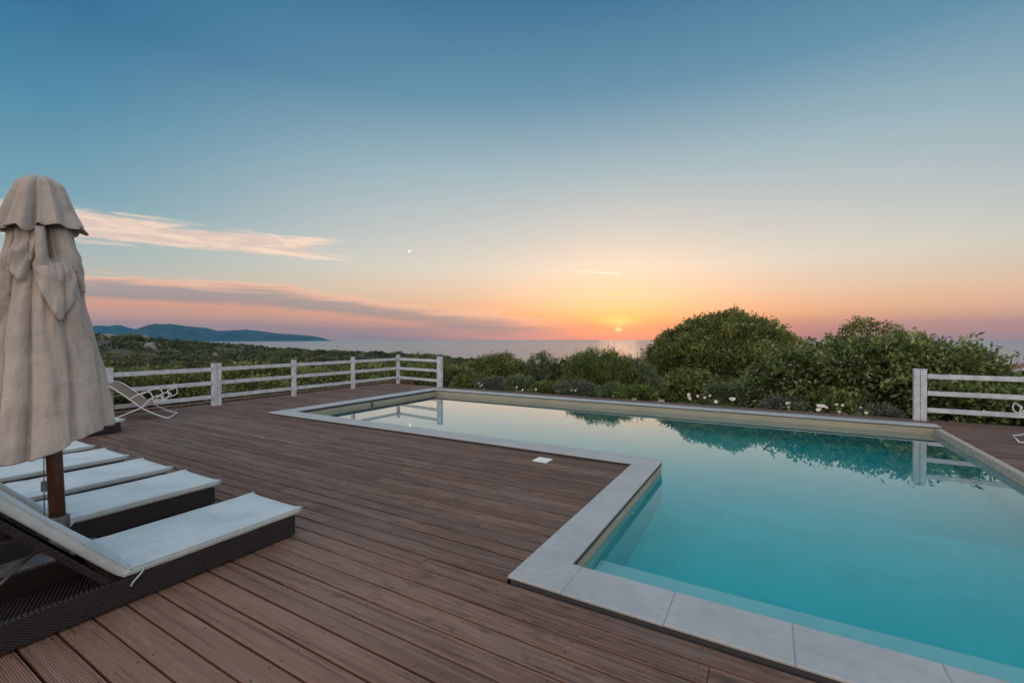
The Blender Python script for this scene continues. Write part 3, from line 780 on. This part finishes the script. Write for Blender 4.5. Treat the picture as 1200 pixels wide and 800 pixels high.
    pr = spline([(a, b, 0) for a, b in prof], 7); nt = 400; co = []; q = []
    CG = [(-2.6, .6), (-1.75, .9), (-.98, .4), (-.16, 1.6), (1.05, .35), (1.7, .8), (2.4, .7)]
    for j, p in enumerate(pr):
        s = j / (len(pr) - 1)
        for i in range(nt):
            th = 2 * math.pi * i / nt; rel = wrap(th - TH0)
            d8 = (rel - .35 + 8 * math.pi) % (math.pi / 4) - math.pi / 8
            r = max(.0005, p[0]) * (math.cos(math.pi / 8) / math.cos(d8)) ** (1.2)
            r *= 1 - .085 * s ** .5 * (math.cos(4 * (rel - .35)) * .5 + .5) ** .6
            dz = .018 * s ** 3 * math.cos(4 * (rel - .35)) ** 2
            for (c, dp) in CG:
                u = wrap(rel - c)
                r -= p[0] * .17 * dp * s ** .8 * math.exp(-(abs(u) / .085) ** 1.3)
                r += p[0] * .085 * dp * s * math.exp(-((u + .17) / .12) ** 2)
                dz += -.030 * dp * s ** 3 * math.exp(-((u + .12) / .13) ** 2) + .018 * dp * s ** 3 * math.exp(-((u - .1) / .12) ** 2)
            r *= 1 + .05 * noise.fractal(Vector((math.cos(th) * 2, math.sin(th) * 2, s * 3)), 1., 2., 3)
            r += s * s * .012 * math.sin(11 * th)
            z = 2.725 + p[1] + dz + s ** 2 * .03 * math.sin(rel)
            co.append(ax(2.5) + Vector((r * math.cos(th), r * math.sin(th), z)))
    for j in range(len(pr) - 1):
        for i in range(nt):
            a = j * nt + i; b = j * nt + (i + 1) % nt; q.append((a, a + nt, b + nt, b))
    capring = [co[(len(pr) - 1) * nt + i] for i in range(0, nt, 2)]
    c = np_mesh('cap', np.array(co), np.array(q), M['canvas'], t, smooth=True); m_ = c.modifiers.new('solid', 'SOLIDIFY'); m_.thickness = .004
    mb = MB(); mb.tube(capring + [capring[0]], .0042, 6, cap=False); mb.build('hem', M['canvas'], c, smooth=True)
    mb = MB()
    for k in range(8):
        th = TH0 + .2 + k * math.pi / 4; mb.tube([ax(2.5) + Vector((.05 * math.cos(th), .05 * math.sin(th), 2.5)), ax(1.) + Vector((.16 * math.cos(th), .16 * math.sin(th), 1.05))], .010, 6)
    mb.build('ribs', M['pole'], t)
    # pulley cord with a small block
    w = TH0 - .55; cx, cy_ = .14 * math.cos(w), .14 * math.sin(w)
    mb = MB(); mb.tube([(cx, cy_, .95), (cx, cy_, .30)], .003, 6); cd_ = mb.build('cord', M['dark'], t)
    mb = MB(); mb.box(cx - .016, cx + .016, cy_ - .013, cy_ + .013, .575, .645); mb.build('pulley_block', M['metal'], cd_, bevel=.005)
build_parasol()

# ------------------------------------------------------------------ sling chairs
def make_chair(loc, rz, label):
    t = empty('sling_chair', loc, rz, label, 'sling chair', 'white tubular sling chairs')
    W = .66; r = .0105
    for w in (0, W):
        mb = MB()
        mb.tube(spline([(-1.10, w, .725), (-1.0, w, .715), (-.90, w, .665), (-.77, w, .555), (-.60, w, .395), (-.43, w, .235), (-.22, w, .10), (-.08, w, .03), (0, w, r)], 5), r, 8)
        mb.build('back_leg', M['tube'], t, smooth=True)
        v = w + (.026 if w == 0 else -.026)
        mb = MB(); mb.tube(spline([(-.93, v, r), (-.70, v, .12), (-.47, v, .225), (-.38, v, .31), (-.30, v, .40), (-.21, v, .45), (-.13, v, .445), (-.10, v, .40), (-.115, v, .36)], 5), r, 8)
        mb.build('front_leg', M['tube'], t, smooth=True)
        mb = MB(); mb.tube(spline([(-.62, w, .42), (-.50, w, .49), (-.38, w, .545), (-.30, w, .53), (-.26, w, .45), (-.24, w, .35)], 5), r * .9, 8)
        mb.build('armrest', M['tube'], t, smooth=True)
        mb = MB(); mb.tube(spline([(-.24, w, .33), (-.12, w, .36), (-.03, w, .40), (.0, w, .46), (-.02, w, .55)], 5), r * .9, 8); mb.build('footrest_side', M['tube'], t, smooth=True)
    for (s, z) in ((-1.10, .725), (0, r), (-.93, r), (-.24, .35), (-.02, .55)):
        mb = MB(); mb.tube([(s, 0, z), (s, W, z)], r, 8); mb.build('crossbar', M['tube'], t, smooth=True)
    pts = spline([(-1.10, 0, .728), (-1.0, 0, .712), (-.90, 0, .655), (-.77, 0, .540), (-.60, 0, .385), (-.50, 0, .335), (-.36, 0, .33), (-.16, 0, .345)], 5); mb = MB()
    vs = [];
    for p in pts:
        for w in (.012, W * .25, W * .5, W * .75, W - .012): vs.append((p.x, w, p.z - .018 * (1 - (2 * w / W - 1) ** 2)))
    mb.add(vs, [(5 * i + j, 5 * i + j + 1, 5 * i + j + 6, 5 * i + j + 5) for i in range(len(pts) - 1) for j in range(4)])
    mb.build('sling', M['sling'], t, smooth=True, solid=.004)
    return t
make_chair((-10.40, 4.30, 0), math.atan2(.82, .58), 'white tubular sling chair with brown sling by the left fence beyond the loungers')
make_chair((3.44, 10.42, 0), R(180 - 12), 'white tubular sling chair at the right edge, on the deck before the short fence')

# ------------------------------------------------------------------ foliage
def leaves(centers, out_dirs, per, spread, ln, wd, rng, tint_c, upbias=.25, flat=.0, droop=0.):
    n = len(centers) * per; c = np.repeat(centers, per, 0); o = np.repeat(out_dirs, per, 0); tc = np.repeat(tint_c, per)
    p = c + rng.normal(0, 1, (n, 3)) * spread
    d = o * .8 + rng.normal(0, .65, (n, 3)) + np.array([0, 0, upbias]); d /= np.linalg.norm(d, axis=1)[:, None] + 1e-9
    s = np.cross(d, rng.normal(0, 1, (n, 3)) + np.array([0, 0, flat]) * 4); s /= np.linalg.norm(s, axis=1)[:, None] + 1e-9
    L = ln * rng.uniform(.45, 1.45, n)[:, None]; Wd = wd * rng.uniform(.7, 1.2, n)[:, None]
    co = np.stack([p - d * L * .5, p + s * Wd * .5 - d * L * .02, p + d * L * .5 + np.array([0, 0, -droop]) * L, p - s * Wd * .5 - d * L * .02], 1).reshape(-1, 3)
    tint = np.clip(tc + rng.normal(0, .17, n), 0.01, 1)
    return co, tint
def crown(name, blobs, nclump, per, spread, ln, wd, mt, parent, seed, rough=.16, depth=.30, upbias=.25, flat=0., tips=0., low=-1., droop=0., core=True, gap=0.):
    rng = np.random.default_rng(seed); C = []; O = []; TT = []; tot = sum(b[3] * b[4] + b[3] * b[5] for b in blobs)
    for b in blobs:
        n = int(nclump * (b[3] * b[4] + b[3] * b[5]) / tot); d = rng.normal(0, 1, (n, 3)); d /= np.linalg.norm(d, axis=1)[:, None]
        d[:, 2] = np.where(d[:, 2] < low, -d[:, 2], d[:, 2])
        nn = np.array([noise.fractal(Vector((x * 2.1 + seed, y * 2.1, z * 2.1)), 1., 2., 3) for x, y, z in d])
        n3 = np.array([noise.noise(Vector((x * 5.5 + seed, y * 5.5, z * 5.5))) for x, y, z in d])
        rr = (1 + rough * nn * 1.4 + rough * .9 * n3) * (1 - depth * rng.random(n) ** 1.7)
        if tips: rr += (rng.random(n) < .06) * rng.random(n) * tips
        keep = n3 > (-1 + gap) if gap else np.ones(n, bool)
        P = np.array(b[:3]) + d * np.array(b[3:6]) * rr[:, None]
        C.append(P[keep]); O.append(d[keep]); TT.append((.40 + .34 * nn + .42 * n3 + rng.normal(0, .1, n))[keep])
    C = np.concatenate(C); O = np.concatenate(O); TT = np.concatenate(TT)
    g = C[:, 2] > .03; C, O, TT = C[g], O[g], TT[g]
    co, tint = leaves(C, O, per, spread, ln, wd, rng, TT, upbias, flat, droop)
    q = np.arange(len(co)).reshape(-1, 4)
    return np_mesh(name, co, q, mt, parent, tint)
def trunk(parent, h, r, nb, spread, seed, z0=-.4, name='trunk'):
    rnd = random.Random(seed); mb = MB()
    mb.tube(spline([(0, 0, z0), (rnd.uniform(-.05, .05) * h, rnd.uniform(-.05, .05) * h, h * .25), (0, 0, h * .5)], 4), [r * (1 - .4 * k / 8) for k in range(9)], 8)
    for k in range(nb):
        a = 2 * math.pi * k / nb + rnd.uniform(-.3, .3); s = spread * rnd.uniform(.6, 1.); zz = h * rnd.uniform(.6, .95)
        pts = spline([(0, 0, h * rnd.uniform(.05, .45)), (s * .4 * math.cos(a), s * .4 * math.sin(a), zz * .55), (s * math.cos(a), s * math.sin(a), zz)], 5)
        mb.tube(pts, [r * .5 * (1 - .75 * i / (len(pts) - 1)) for i in range(len(pts))], 6)
    return mb.build(name, M['bark'], parent, smooth=True)

GB = 'bushes and small trees beyond the far side of the pool'
def gz_(x, y): return height(x, y, False)
def plant(name, cat, label, x, y, group=GB): return empty(name, (x, y, gz_(x, y)), 0, label, cat, group)

# big lentisk dome: world bearing and distance judged from its reflection
t = plant('round_tree', 'tree', 'large round-topped dense evergreen tree right of the setting sun, the tallest beyond the pool', -1.75, 20.6)
g0 = t.location.z
crown('crown', [(0, 0, 1.3, 3.0, 2.7, 1.95), (-1.7, -.4, 1.0, 1.5, 1.6, 1.5), (1.8, -.3, .9, 1.7, 1.7, 1.6), (.1, .1, 1.75, 2.1, 2.0, 1.7), (-.7, -1.8, .9, 1.9, 1.3, 1.5), (1.2, -1.9, .8, 1.8, 1.3, 1.35)], 8200, 19, .085, .125, .055, M['len_dark'], t, 3, rough=.10, depth=.22, tips=.03)
trunk(t, 2.2, .22, 9, 1.7, 4)
# fig-like bush on the right
t = plant('fig_bush', 'bush', 'wide broad-leaved bush behind the pool, left of the right-hand fence post', 2.35, 14.9)
crown('crown', [(0, 0, .7, 2.2, 1.5, 1.2), (-1.6, -.5, .6, 1.3, 1.3, 1.05), (1.2, .1, .8, 1.4, 1.4, 1.1), (.3, .3, 1.0, 1.5, 1.2, .95), (-.8, .4, 1.0, 1.1, 1., .90)], 4200, 13, .09, .135, .075, M['fig'], t, 11, rough=.2, depth=.35, flat=.6, tips=.10, upbias=.0)
trunk(t, 1.7, .12, 9, 1.6, 12)
t = plant('fig_bush', 'bush', 'broad-leaved bush with loose open top branches just left of the right-hand fence post', 3.25, 16.2)
crown('crown', [(-.2, 0, .80, 1.0, 1.2, 1.1), (-.9, -.2, .95, .9, 1.0, .95), (.45, .1, .60, .6, .9, .70)], 1700, 12, .09, .135, .075, M['fig'], t, 15, rough=.26, depth=.35, flat=.6, tips=.25, upbias=.0)
trunk(t, 1.7, .10, 9, 1.2, 16)
t = plant('dome_tree', 'tree', 'small dark dome-shaped tree rising behind the broad-leaved bush', 4.1, 27.8)
crown('crown', [(0, 0, 2.1 - t.location.z * .0 - .0, 1.7, 1.6, 1.75), (-.9, .1, 1.3, 1.3, 1.3, 1.2), (1., .1, 1.4, 1.3, 1.3, 1.3)], 1500, 14, .09, .13, .06, M['len_dark'], t, 21, rough=.1, depth=.25)
trunk(t, 2.4, .16, 7, 1.2, 22)
DT = t
# bush row behind the right fence
for i, (x, y, s, lab) in enumerate(((3.55, 13.5, .68, 'low leafy bush against the left end of the short right-hand fence'), (4.75, 13.6, .72, 'leafy bush behind the rails at the right edge, beside the rightmost sling chair'), (6.5, 14.9, .85, 'taller leafy bush at the far right edge behind the fence'))):
    t = plant('leafy_bush', 'bush', lab, x, y)
    crown('crown', [(0, 0, .45 * s, 1.35 * s, 1.0 * s, .92 * s), (.5, .2, .6 * s, .9 * s, .8 * s, .7 * s)], int(1500 * s), 12, .08, .13, .075, M['fig'], t, 30 + i, rough=.22, depth=.35, flat=.5, tips=.12)
    trunk(t, 1. * s, .06, 6, .8, 31 + i)
# mid shrub, willow-like, in front of the sea
t = plant('willowy_shrub', 'shrub', 'tall feathery grey-green shrub just left of the setting sun with wispy tips', -5.25, 15.3)
crown('crown', [(0, 0, .55, 1.35, 1.0, 1.08), (-.5, .1, .75, .75, .7, .85), (.55, 0, .75, .75, .7, .82)], 2300, 13, .06, .12, .022, M['bright_leaf'], t, 41, rough=.16, depth=.4, upbias=.9, tips=.17)
trunk(t, 1.4, .05, 10, .8, 42)
t = plant('willowy_shrub', 'shrub', 'narrow feathery shrub between the wispy shrub and the big round tree', -3.95, 15.6)
crown('crown', [(0, 0, .45, .6, .6, .85), (.3, -.1, .4, .45, .6, .7)], 1100, 13, .06, .12, .024, M['olive'], t, 43, rough=.16, depth=.4, upbias=.8, tips=.06)
trunk(t, 1.2, .05, 7, .5, 44)
t = plant('round_shrub', 'shrub', 'small round grey-green shrub between the low wide bush and the feathery shrub', -9.15, 18.6)
crown('crown', [(0, 0, .75, .78, .8, .92), (.1, -.1, .4, .85, .9, .7)], 1300, 14, .06, .09, .035, M['olive'], t, 51, rough=.10, depth=.3)
trunk(t, 1.2, .06, 6, .6, 52)
t = plant('low_wide_bush', 'bush', 'low wide dense bush right behind the double fence post at the pool corner', -10.9, 17.6)
crown('crown', [(0, 0, .55, 1.6, 1.2, 1.0), (-.9, -.2, .45, 1.2, 1., .85), (1.0, .1, .40, .9, 1.0, .66)], 2600, 13, .08, .11, .05, M['len_dark'], t, 61, rough=.16, depth=.3, tips=.05)
trunk(t, 1.2, .1, 8, 1.2, 62)
t = plant('branchy_bush', 'bush', 'sparse dark bush with bare branching top between the round and the feathery shrub', -7.4, 17.0)
crown('crown', [(0, 0, .5, .75, .7, .75), (0, 0, .85, .5, .4, .5)], 420, 9, .05, .12, .07, M['scrub'], t, 65, rough=.35, depth=.6, tips=.3)
trunk(t, 1.5, .05, 9, .8, 66)
# mixed front planting
FR = [(-10.2, 14.4, .75, 'bright_leaf', 'low bright green shrub directly behind the double fence post'), (-8.9, 13.9, .62, 'grey_leaf', 'low grey-leaved shrub behind the far left pool edge'),
      (-7.7, 13.8, .66, 'olive', 'low olive-coloured shrub behind the far pool edge, left of the white daisies'), (-6.5, 13.5, .5, 'bright_leaf', 'small bright green shrub among white daisies behind the pool'),
      (-5.4, 13.4, .55, 'grey_leaf', 'small grey shrub at the foot of the feathery shrub'), (-4.2, 13.5, .5, 'olive', 'low dark olive shrub left of the pale garden stone'),
      (-3.4, 13.2, .5, 'bright_leaf', 'low spreading green shrub beside the pale garden stone'), (-.9, 13.9, .72, 'olive', 'shrub under the right half of the big round tree'),
      (-2.1, 14.6, .95, 'len_dark', 'shrub at the foot of the big round tree, its left half'), (.3, 13.1, .45, 'grey_leaf', 'silvery shrub in front of the broad-leaved bush'),
      (1.3, 13.3, .6, 'fig', 'low leafy shrub in front of the broad-leaved bush near the fence post'), (-12.2, 15.8, .9, 'scrub', 'dark shrub outside the far left corner of the fence'),
      (-6.4, 14.9, .5, 'olive', 'olive shrub left of the tall feathery shrub'), (-8.2, 15.2, .5, 'bright_leaf', 'mid-green shrub behind the grey-leaved shrub'), (.2, 15.6, 1.15, 'len_dark', 'dark evergreen bush between the big round tree and the broad-leaved bush'),
      (2.1, 12.9, .40, 'grey_leaf', 'little silvery plant by the right-hand fence post')]
for i, (x, y, s, mt, lab) in enumerate(FR):
    t = plant('small_shrub', 'shrub', lab, x, y)
    crown('crown', [(0, 0, .35 * s, 1.05 * s, .75 * s, .62 * s), (.35 * s, .1, .45 * s, .7 * s, .6 * s, .5 * s)], int(900 * s) + 250, 12, .05, .10 if mt != 'fig' else .14, .032 if mt in ('olive', 'grey_leaf') else .05, M[mt], t, 70 + i, rough=.25, depth=.5, upbias=.5, tips=.15)
    trunk(t, .7 * s, .03, 6, .5 * s, 71 + i, name='stem')

# shrubs beyond the left fence, three kinds copied about
def scrub_proto(seed, mt, s):
    t = empty('macchia_shrub', (0, 0, 0), 0, 'dark green macchia shrub on the slope beyond the left fence', 'shrub', 'macchia shrubs beyond the left fence')
    crown('crown', [(0, 0, .5, 1.25, 1.2, .75), (.5, .3, .6, .8, .8, .65), (-.5, -.2, .5, .8, .7, .6)], 1500, 10, .08, .13, .06, M[mt], t, seed, rough=.24, depth=.35, tips=.1)
    trunk(t, .9, .05, 6, .7, seed + 1, name='stem'); return t
protos = [scrub_proto(101, 'scrub', 1), scrub_proto(105, 'len_dark', 1), scrub_proto(109, 'bright_leaf', 1), scrub_proto(113, 'scrub', 1)]
rnd = random.Random(77); placed = [0] * 4
spots = []
tries = 0
while len(spots) < 74 and tries < 9000:
    tries += 1
    th = rnd.uniform(30, 84); d = 14.5 + 34 * rnd.random() ** 1.35
    x, y = -d * math.sin(R(th)), d * math.cos(R(th))
    if x > -13.0 and y < 19.5: continue
    if th < 44 and d < 20: continue
    if any(math.hypot(x - a, y - b) < 1.25 + .02 * d for a, b in spots): continue
    spots.append((x, y))
for i, (x, y) in enumerate(spots):
    k = rnd.choice([0, 0, 1, 1, 2, 3]); o = protos[k] if not placed[k] else copy_tree(protos[k]); placed[k] = 1
    o.location = (x, y, gz_(x, y) - .12); o.rotation_euler = (0, 0, rnd.uniform(0, 6.28)); d = math.hypot(x, y)
    s = rnd.uniform(.75, 1.25) * (1 if d > 18 else .72); o.scale = (s * 1.05, s, s * rnd.uniform(.75, 1.05))
# taller wispy shrub seen above the fence
t = empty('wispy_shrub', (-20.5, 22.6, gz_(-20.5, 22.6)), 0, 'taller wispy green shrub standing above the fence before the bay', 'shrub')
crown('crown', [(0, 0, .9, 1.3, 1.2, 1.25), (1.6, .8, .8, 1.2, 1.1, 1.15), (-1.4, -.4, .6, 1.2, 1.1, .95)], 1500, 10, .09, .15, .04, M['bright_leaf'], t, 131, rough=.25, depth=.5, upbias=.9, tips=.35)
trunk(t, 2., .06, 9, 1.2, 132)

# far scrub: one mass
def far_scrub():
    rng = np.random.default_rng(8); C = []; S = []
    r_ = random.Random(9)
    for _ in range(9000):
        th = r_.uniform(-32, 92); d = 34 * (420 / 34) ** r_.random(); x, y = -d * math.sin(R(th)), d * math.cos(R(th))
        if th < 28 and d < 40: continue
        dens = noise.fractal(Vector((x * .03, y * .03, 8)), 1., 2., 3)
        if dens < -.42: continue
        z = height(x, y, False)
        if z < -23: continue
        C.append((x, y, z)); S.append((.9 + .006 * d) * r_.uniform(.6, 1.3))
    C = np.array(C); S = np.array(S); per = 46; n = len(C) * per
    d = rng.normal(0, 1, (n, 3)); d[:, 2] = np.abs(d[:, 2]); d /= np.linalg.norm(d, axis=1)[:, None]
    s = np.repeat(S, per)[:, None]; p = np.repeat(C, per, 0) + d * s * np.array([1., 1., .62]) * rng.uniform(.7, 1.05, (n, 1))
    a = rng.normal(0, 1, (n, 3)) * .8 + d; a /= np.linalg.norm(a, axis=1)[:, None]; b = np.cross(a, rng.normal(0, 1, (n, 3))); b /= np.linalg.norm(b, axis=1)[:, None]
    e = s * .24
    co = np.stack([p - a * e, p + b * e * .6, p + a * e, p - b * e * .6], 1).reshape(-1, 3)
    tint = np.clip(np.repeat(rng.uniform(.1, .8, len(C)), per) + rng.normal(0, .12, n), .01, 1)
    o = np_mesh('scrubland', co, np.arange(len(co)).reshape(-1, 4), M['scrub'], None, tint)
    tag(o, 'dense dark green macchia covering the slopes down to the sea', 'scrub', kind='stuff')
far_scrub()
# bare pale outcrops on the hillside
for i, (px, D, s, lab) in enumerate(((126, 190, 2.4, 'long pale rock outcrop low on the left hillside'), (170, 205, 1.3, 'pale bare patch of rock near the top of the left hillside'), (176, 170, 1.6, 'pale rock patch below the one near the hilltop'), (252, 150, 0.7, 'small pale rock on the slope below the hilltop'))):
    az = R(px_az(px)); x, y = D * math.sin(az), D * math.cos(az); z = height(x, y, False)
    rng = random.Random(i); mb = MB(); n = 14; vs = [(0, 0, 1.7)]
    for ring, (rr, zz) in enumerate(((.4, 1.6), (.8, 1.2), (1.05, -.6))):
        for k in range(n): a = 2 * math.pi * k / n; q_ = rr * rng.uniform(.8, 1.2); vs.append((s * q_ * math.cos(a), s * .6 * q_ * math.sin(a), zz * rng.uniform(.85, 1.1)))
    fs = [(0, 1 + k, 1 + (k + 1) % n) for k in range(n)] + [(1 + r0 * n + k, 1 + (r0 + 1) * n + k, 1 + (r0 + 1) * n + (k + 1) % n, 1 + r0 * n + (k + 1) % n) for r0 in range(2) for k in range(n)]
    mb.add(vs, fs); o = mb.build('rock_outcrop', M['rock']); o.location = (x, y, z); o.rotation_euler = (0, 0, -az); tag(o, lab, 'rock')

# ------------------------------------------------------------------ flowers, stones by the pool
def daisy_plant(x, y, heads, label, seed, s=1.):
    rnd = random.Random(seed); t = empty('daisy_plant', (x, y, gz_(x, y)), 0, label, 'flowers', 'white flowering plants along the far pool edge')
    base = .34
    crown('leaves', [(0, 0, .12, .22 * s, .16 * s, .20)], 60, 10, .03, .09, .02, M['bright_leaf'], t, seed, rough=.3, depth=.6, upbias=1.)
    for k in range(heads):
        a = rnd.uniform(0, 6.28); r = rnd.uniform(.0, .17) * s; hx, hy = r * math.cos(a), r * math.sin(a); hz = base + rnd.uniform(.0, .16)
        mb = MB(); mb.tube([(hx * .3, hy * .3, .0), (hx * .8, hy * .8, hz * .6), (hx, hy, hz)], .004, 5); st = mb.build('stem', M['bark'], t)
        nrm = Vector((rnd.uniform(-.4, .4), -1, rnd.uniform(.2, .8))).normalized(); u = nrm.orthogonal().normalized(); v = nrm.cross(u); mb = MB(); R0 = rnd.uniform(.024, .037) * s; np_ = 12
        for j in range(np_):
            b = 2 * math.pi * j / np_; dr = u * math.cos(b) + v * math.sin(b); sd_ = nrm.cross(dr); c = Vector((hx, hy, hz))
            mb.add([c + dr * .008, c + dr * R0 * .6 + sd_ * R0 * .22 + nrm * .006, c + dr * R0 + nrm * .002, c + dr * R0 * .6 - sd_ * R0 * .22 + nrm * .006], [(0, 1, 2, 3)])
        mb.build('petals', M['petal'], st)
        mb = MB(); mb.tube([Vector((hx, hy, hz)), Vector((hx, hy, hz)) + nrm * .012], [.010, .006], 8); mb.build('flower_centre', M['petal_core'], st)
    return t
for i, (x, y, n, s, lab) in enumerate(((-8.2, 12.0, 3, 1.1, 'white daisies farthest left behind the pool'), (-6.6, 11.95, 2, 1.2, 'pair of white daisies behind the pool, left of the feathery shrub'), (-6.0, 11.9, 1, 1.0, 'single small white daisy below the feathery shrub'),
                                     (-4.9, 11.85, 2, .9, 'small white daisies at the foot of the feathery shrub'), (-1.75, 11.95, 4, 1.35, 'cluster of white daisies in front of the big tree, left of its centre'), (-1.25, 11.9, 3, 1.3, 'large white daisy heads below the centre of the big tree'),
                                     (-.8, 11.85, 3, 1.1, 'white daisies below the right side of the big tree'), (.45, 11.9, 3, 1.0, 'white daisies left of the low broad-leaved bush'), (1.0, 11.95, 6, 1.3, 'bunch of white daisies in front of the broad-leaved bush'),
                                     (1.35, 11.8, 3, 1.2, 'low white daisies left of the right-hand fence post'), (1.75, 11.8, 2, 1.0, 'white daisies nearest the right-hand fence post'))):
    daisy_plant(x, y, n, lab, 200 + i, s)
def stone(x, y, sx, sy, sz, lab, seed, mt='rock'):
    rnd = random.Random(seed); mb = MB(); n = 12; vs = [(0, 0, sz)]
    for rr, zz in ((.55, .95), (.95, .55), (1., -.3)):
        for k in range(n): a = 2 * math.pi * k / n; q_ = rr * rnd.uniform(.85, 1.12); vs.append((sx * q_ * math.cos(a), sy * q_ * math.sin(a), sz * zz * rnd.uniform(.85, 1.1)))
    fs = [(0, 1 + k, 1 + (k + 1) % n) for k in range(n)] + [(1 + r0 * n + k, 1 + (r0 + 1) * n + k, 1 + (r0 + 1) * n + (k + 1) % n, 1 + r0 * n + (k + 1) % n) for r0 in range(2) for k in range(n)]
    mb.add(vs, fs); o = mb.build('garden_stone', M[mt], smooth=False, bevel=.01); o.location = (x, y, gz_(x, y)); tag(o, lab, 'stone', 'garden stones behind the pool')
stone(-2.55, 12.5, .15, .12, .27, 'pale blocky garden stone at the left foot of the big tree', 1)
stone(-3.15, 12.0, .10, .08, .33, 'small grey garden stone left of the pale blocky one', 2)

# white-flowered shrub behind the right fence
t = empty('flowering_shrub', (4.5, 15.5, gz_(4.5, 15.5) - .05), 0, 'shrub covered in white blossom behind the right-hand fence', 'shrub')
crown('crown', [(0, 0, .6, .95, .7, .72), (.8, 0, .5, .8, .6, .6)], 900, 11, .07, .11, .06, M['fig'], t, 301, rough=.2, depth=.4)
crown('blossom', [(0, -.1, .68, .95, .7, .66), (.8, -.1, .58, .8, .6, .58)], 130, 5, .035, .065, .055, M['petal'], t, 302, rough=.1, depth=.1)
trunk(t, .9, .05, 6, .8, 303, name='stem')

# ------------------------------------------------------------------ house on the slope at the far right
def build_house():
    t = empty('house', (11.0, 36.4, -1.75), R(-17), 'low white house with terracotta roof half hidden by bushes at the far right', 'house')
    mb = MB(); mb.box(-1.2, 1.1, -2, 2, -2.5, 1.30); mb.build('wall', M['render_wall'], t)
    mb = MB(); mb.add([(-1.6, -2.3, 1.25), (1.15, -2.3, 1.25), (1.15, 0, 1.85), (-1.6, 0, 1.85), (1.15, 2.3, 1.25), (-1.6, 2.3, 1.25)], [(0, 1, 2, 3), (3, 2, 4, 5)]); mb.build('roof', M['terracotta'], t, solid=.1)
    # gabled wing with white verge
    x0, x1, xm = 1.3, 7.3, 4.3
    mb = MB(); mb.add([(x0, -3, -2.5), (x1, -3, -2.5), (x1, -3, 1.7), (xm, -3, 3.0), (x0, -3, 1.7), (x0, 3, -2.5), (x1, 3, -2.5), (x1, 3, 1.7), (xm, 3, 3.0), (x0, 3, 1.7)],
                      [(0, 1, 2, 3, 4), (9, 8, 7, 6, 5), (0, 5, 6, 1), (1, 6, 7, 2), (4, 9, 5, 0)]); mb.build('gable_wall', M['render_wall'], t)
    mb = MB(); mb.add([(x0 - .4, -3.2, 1.55), (xm, -3.2, 3.06), (xm, 3.2, 3.06), (x0 - .4, 3.2, 1.55), (x1 + .4, -3.2, 1.55), (x1 + .4, 3.2, 1.55)], [(0, 1, 2, 3), (1, 4, 5, 2)]); mb.build('roof', M['terracotta'], t, solid=.1)
    mb = MB(); mb.beam((x0 - .45, -3.32, 1.58), (xm, -3.32, 3.12), .14, .16); mb.beam((xm, -3.32, 3.12), (x1 + .45, -3.32, 1.58), .14, .16); mb.build('verge', M['white'], t)
build_house()

# ------------------------------------------------------------------ haze over the bay
def build_haze():
    m = bpy.data.materials.new('haze_air'); m.use_nodes = True; T = NT(m.node_tree); T.n.clear()
    out = T.new('ShaderNodeOutputMaterial'); v = T.new('ShaderNodeVolumePrincipled')
    v.inputs['Color'].default_value = (.10, .50, .82, 1); v.inputs['Density'].default_value = .95e-4; v.inputs['Anisotropy'].default_value = 0.
    T.l.new(v.outputs[0], out.inputs[1])
    mb = MB(); mb.box(-7000, 7000, -7000, 7000, -47, 190); o = mb.build('haze', m); tag(o, 'thin blue haze over the bay', 'haze', kind='stuff')
build_haze()
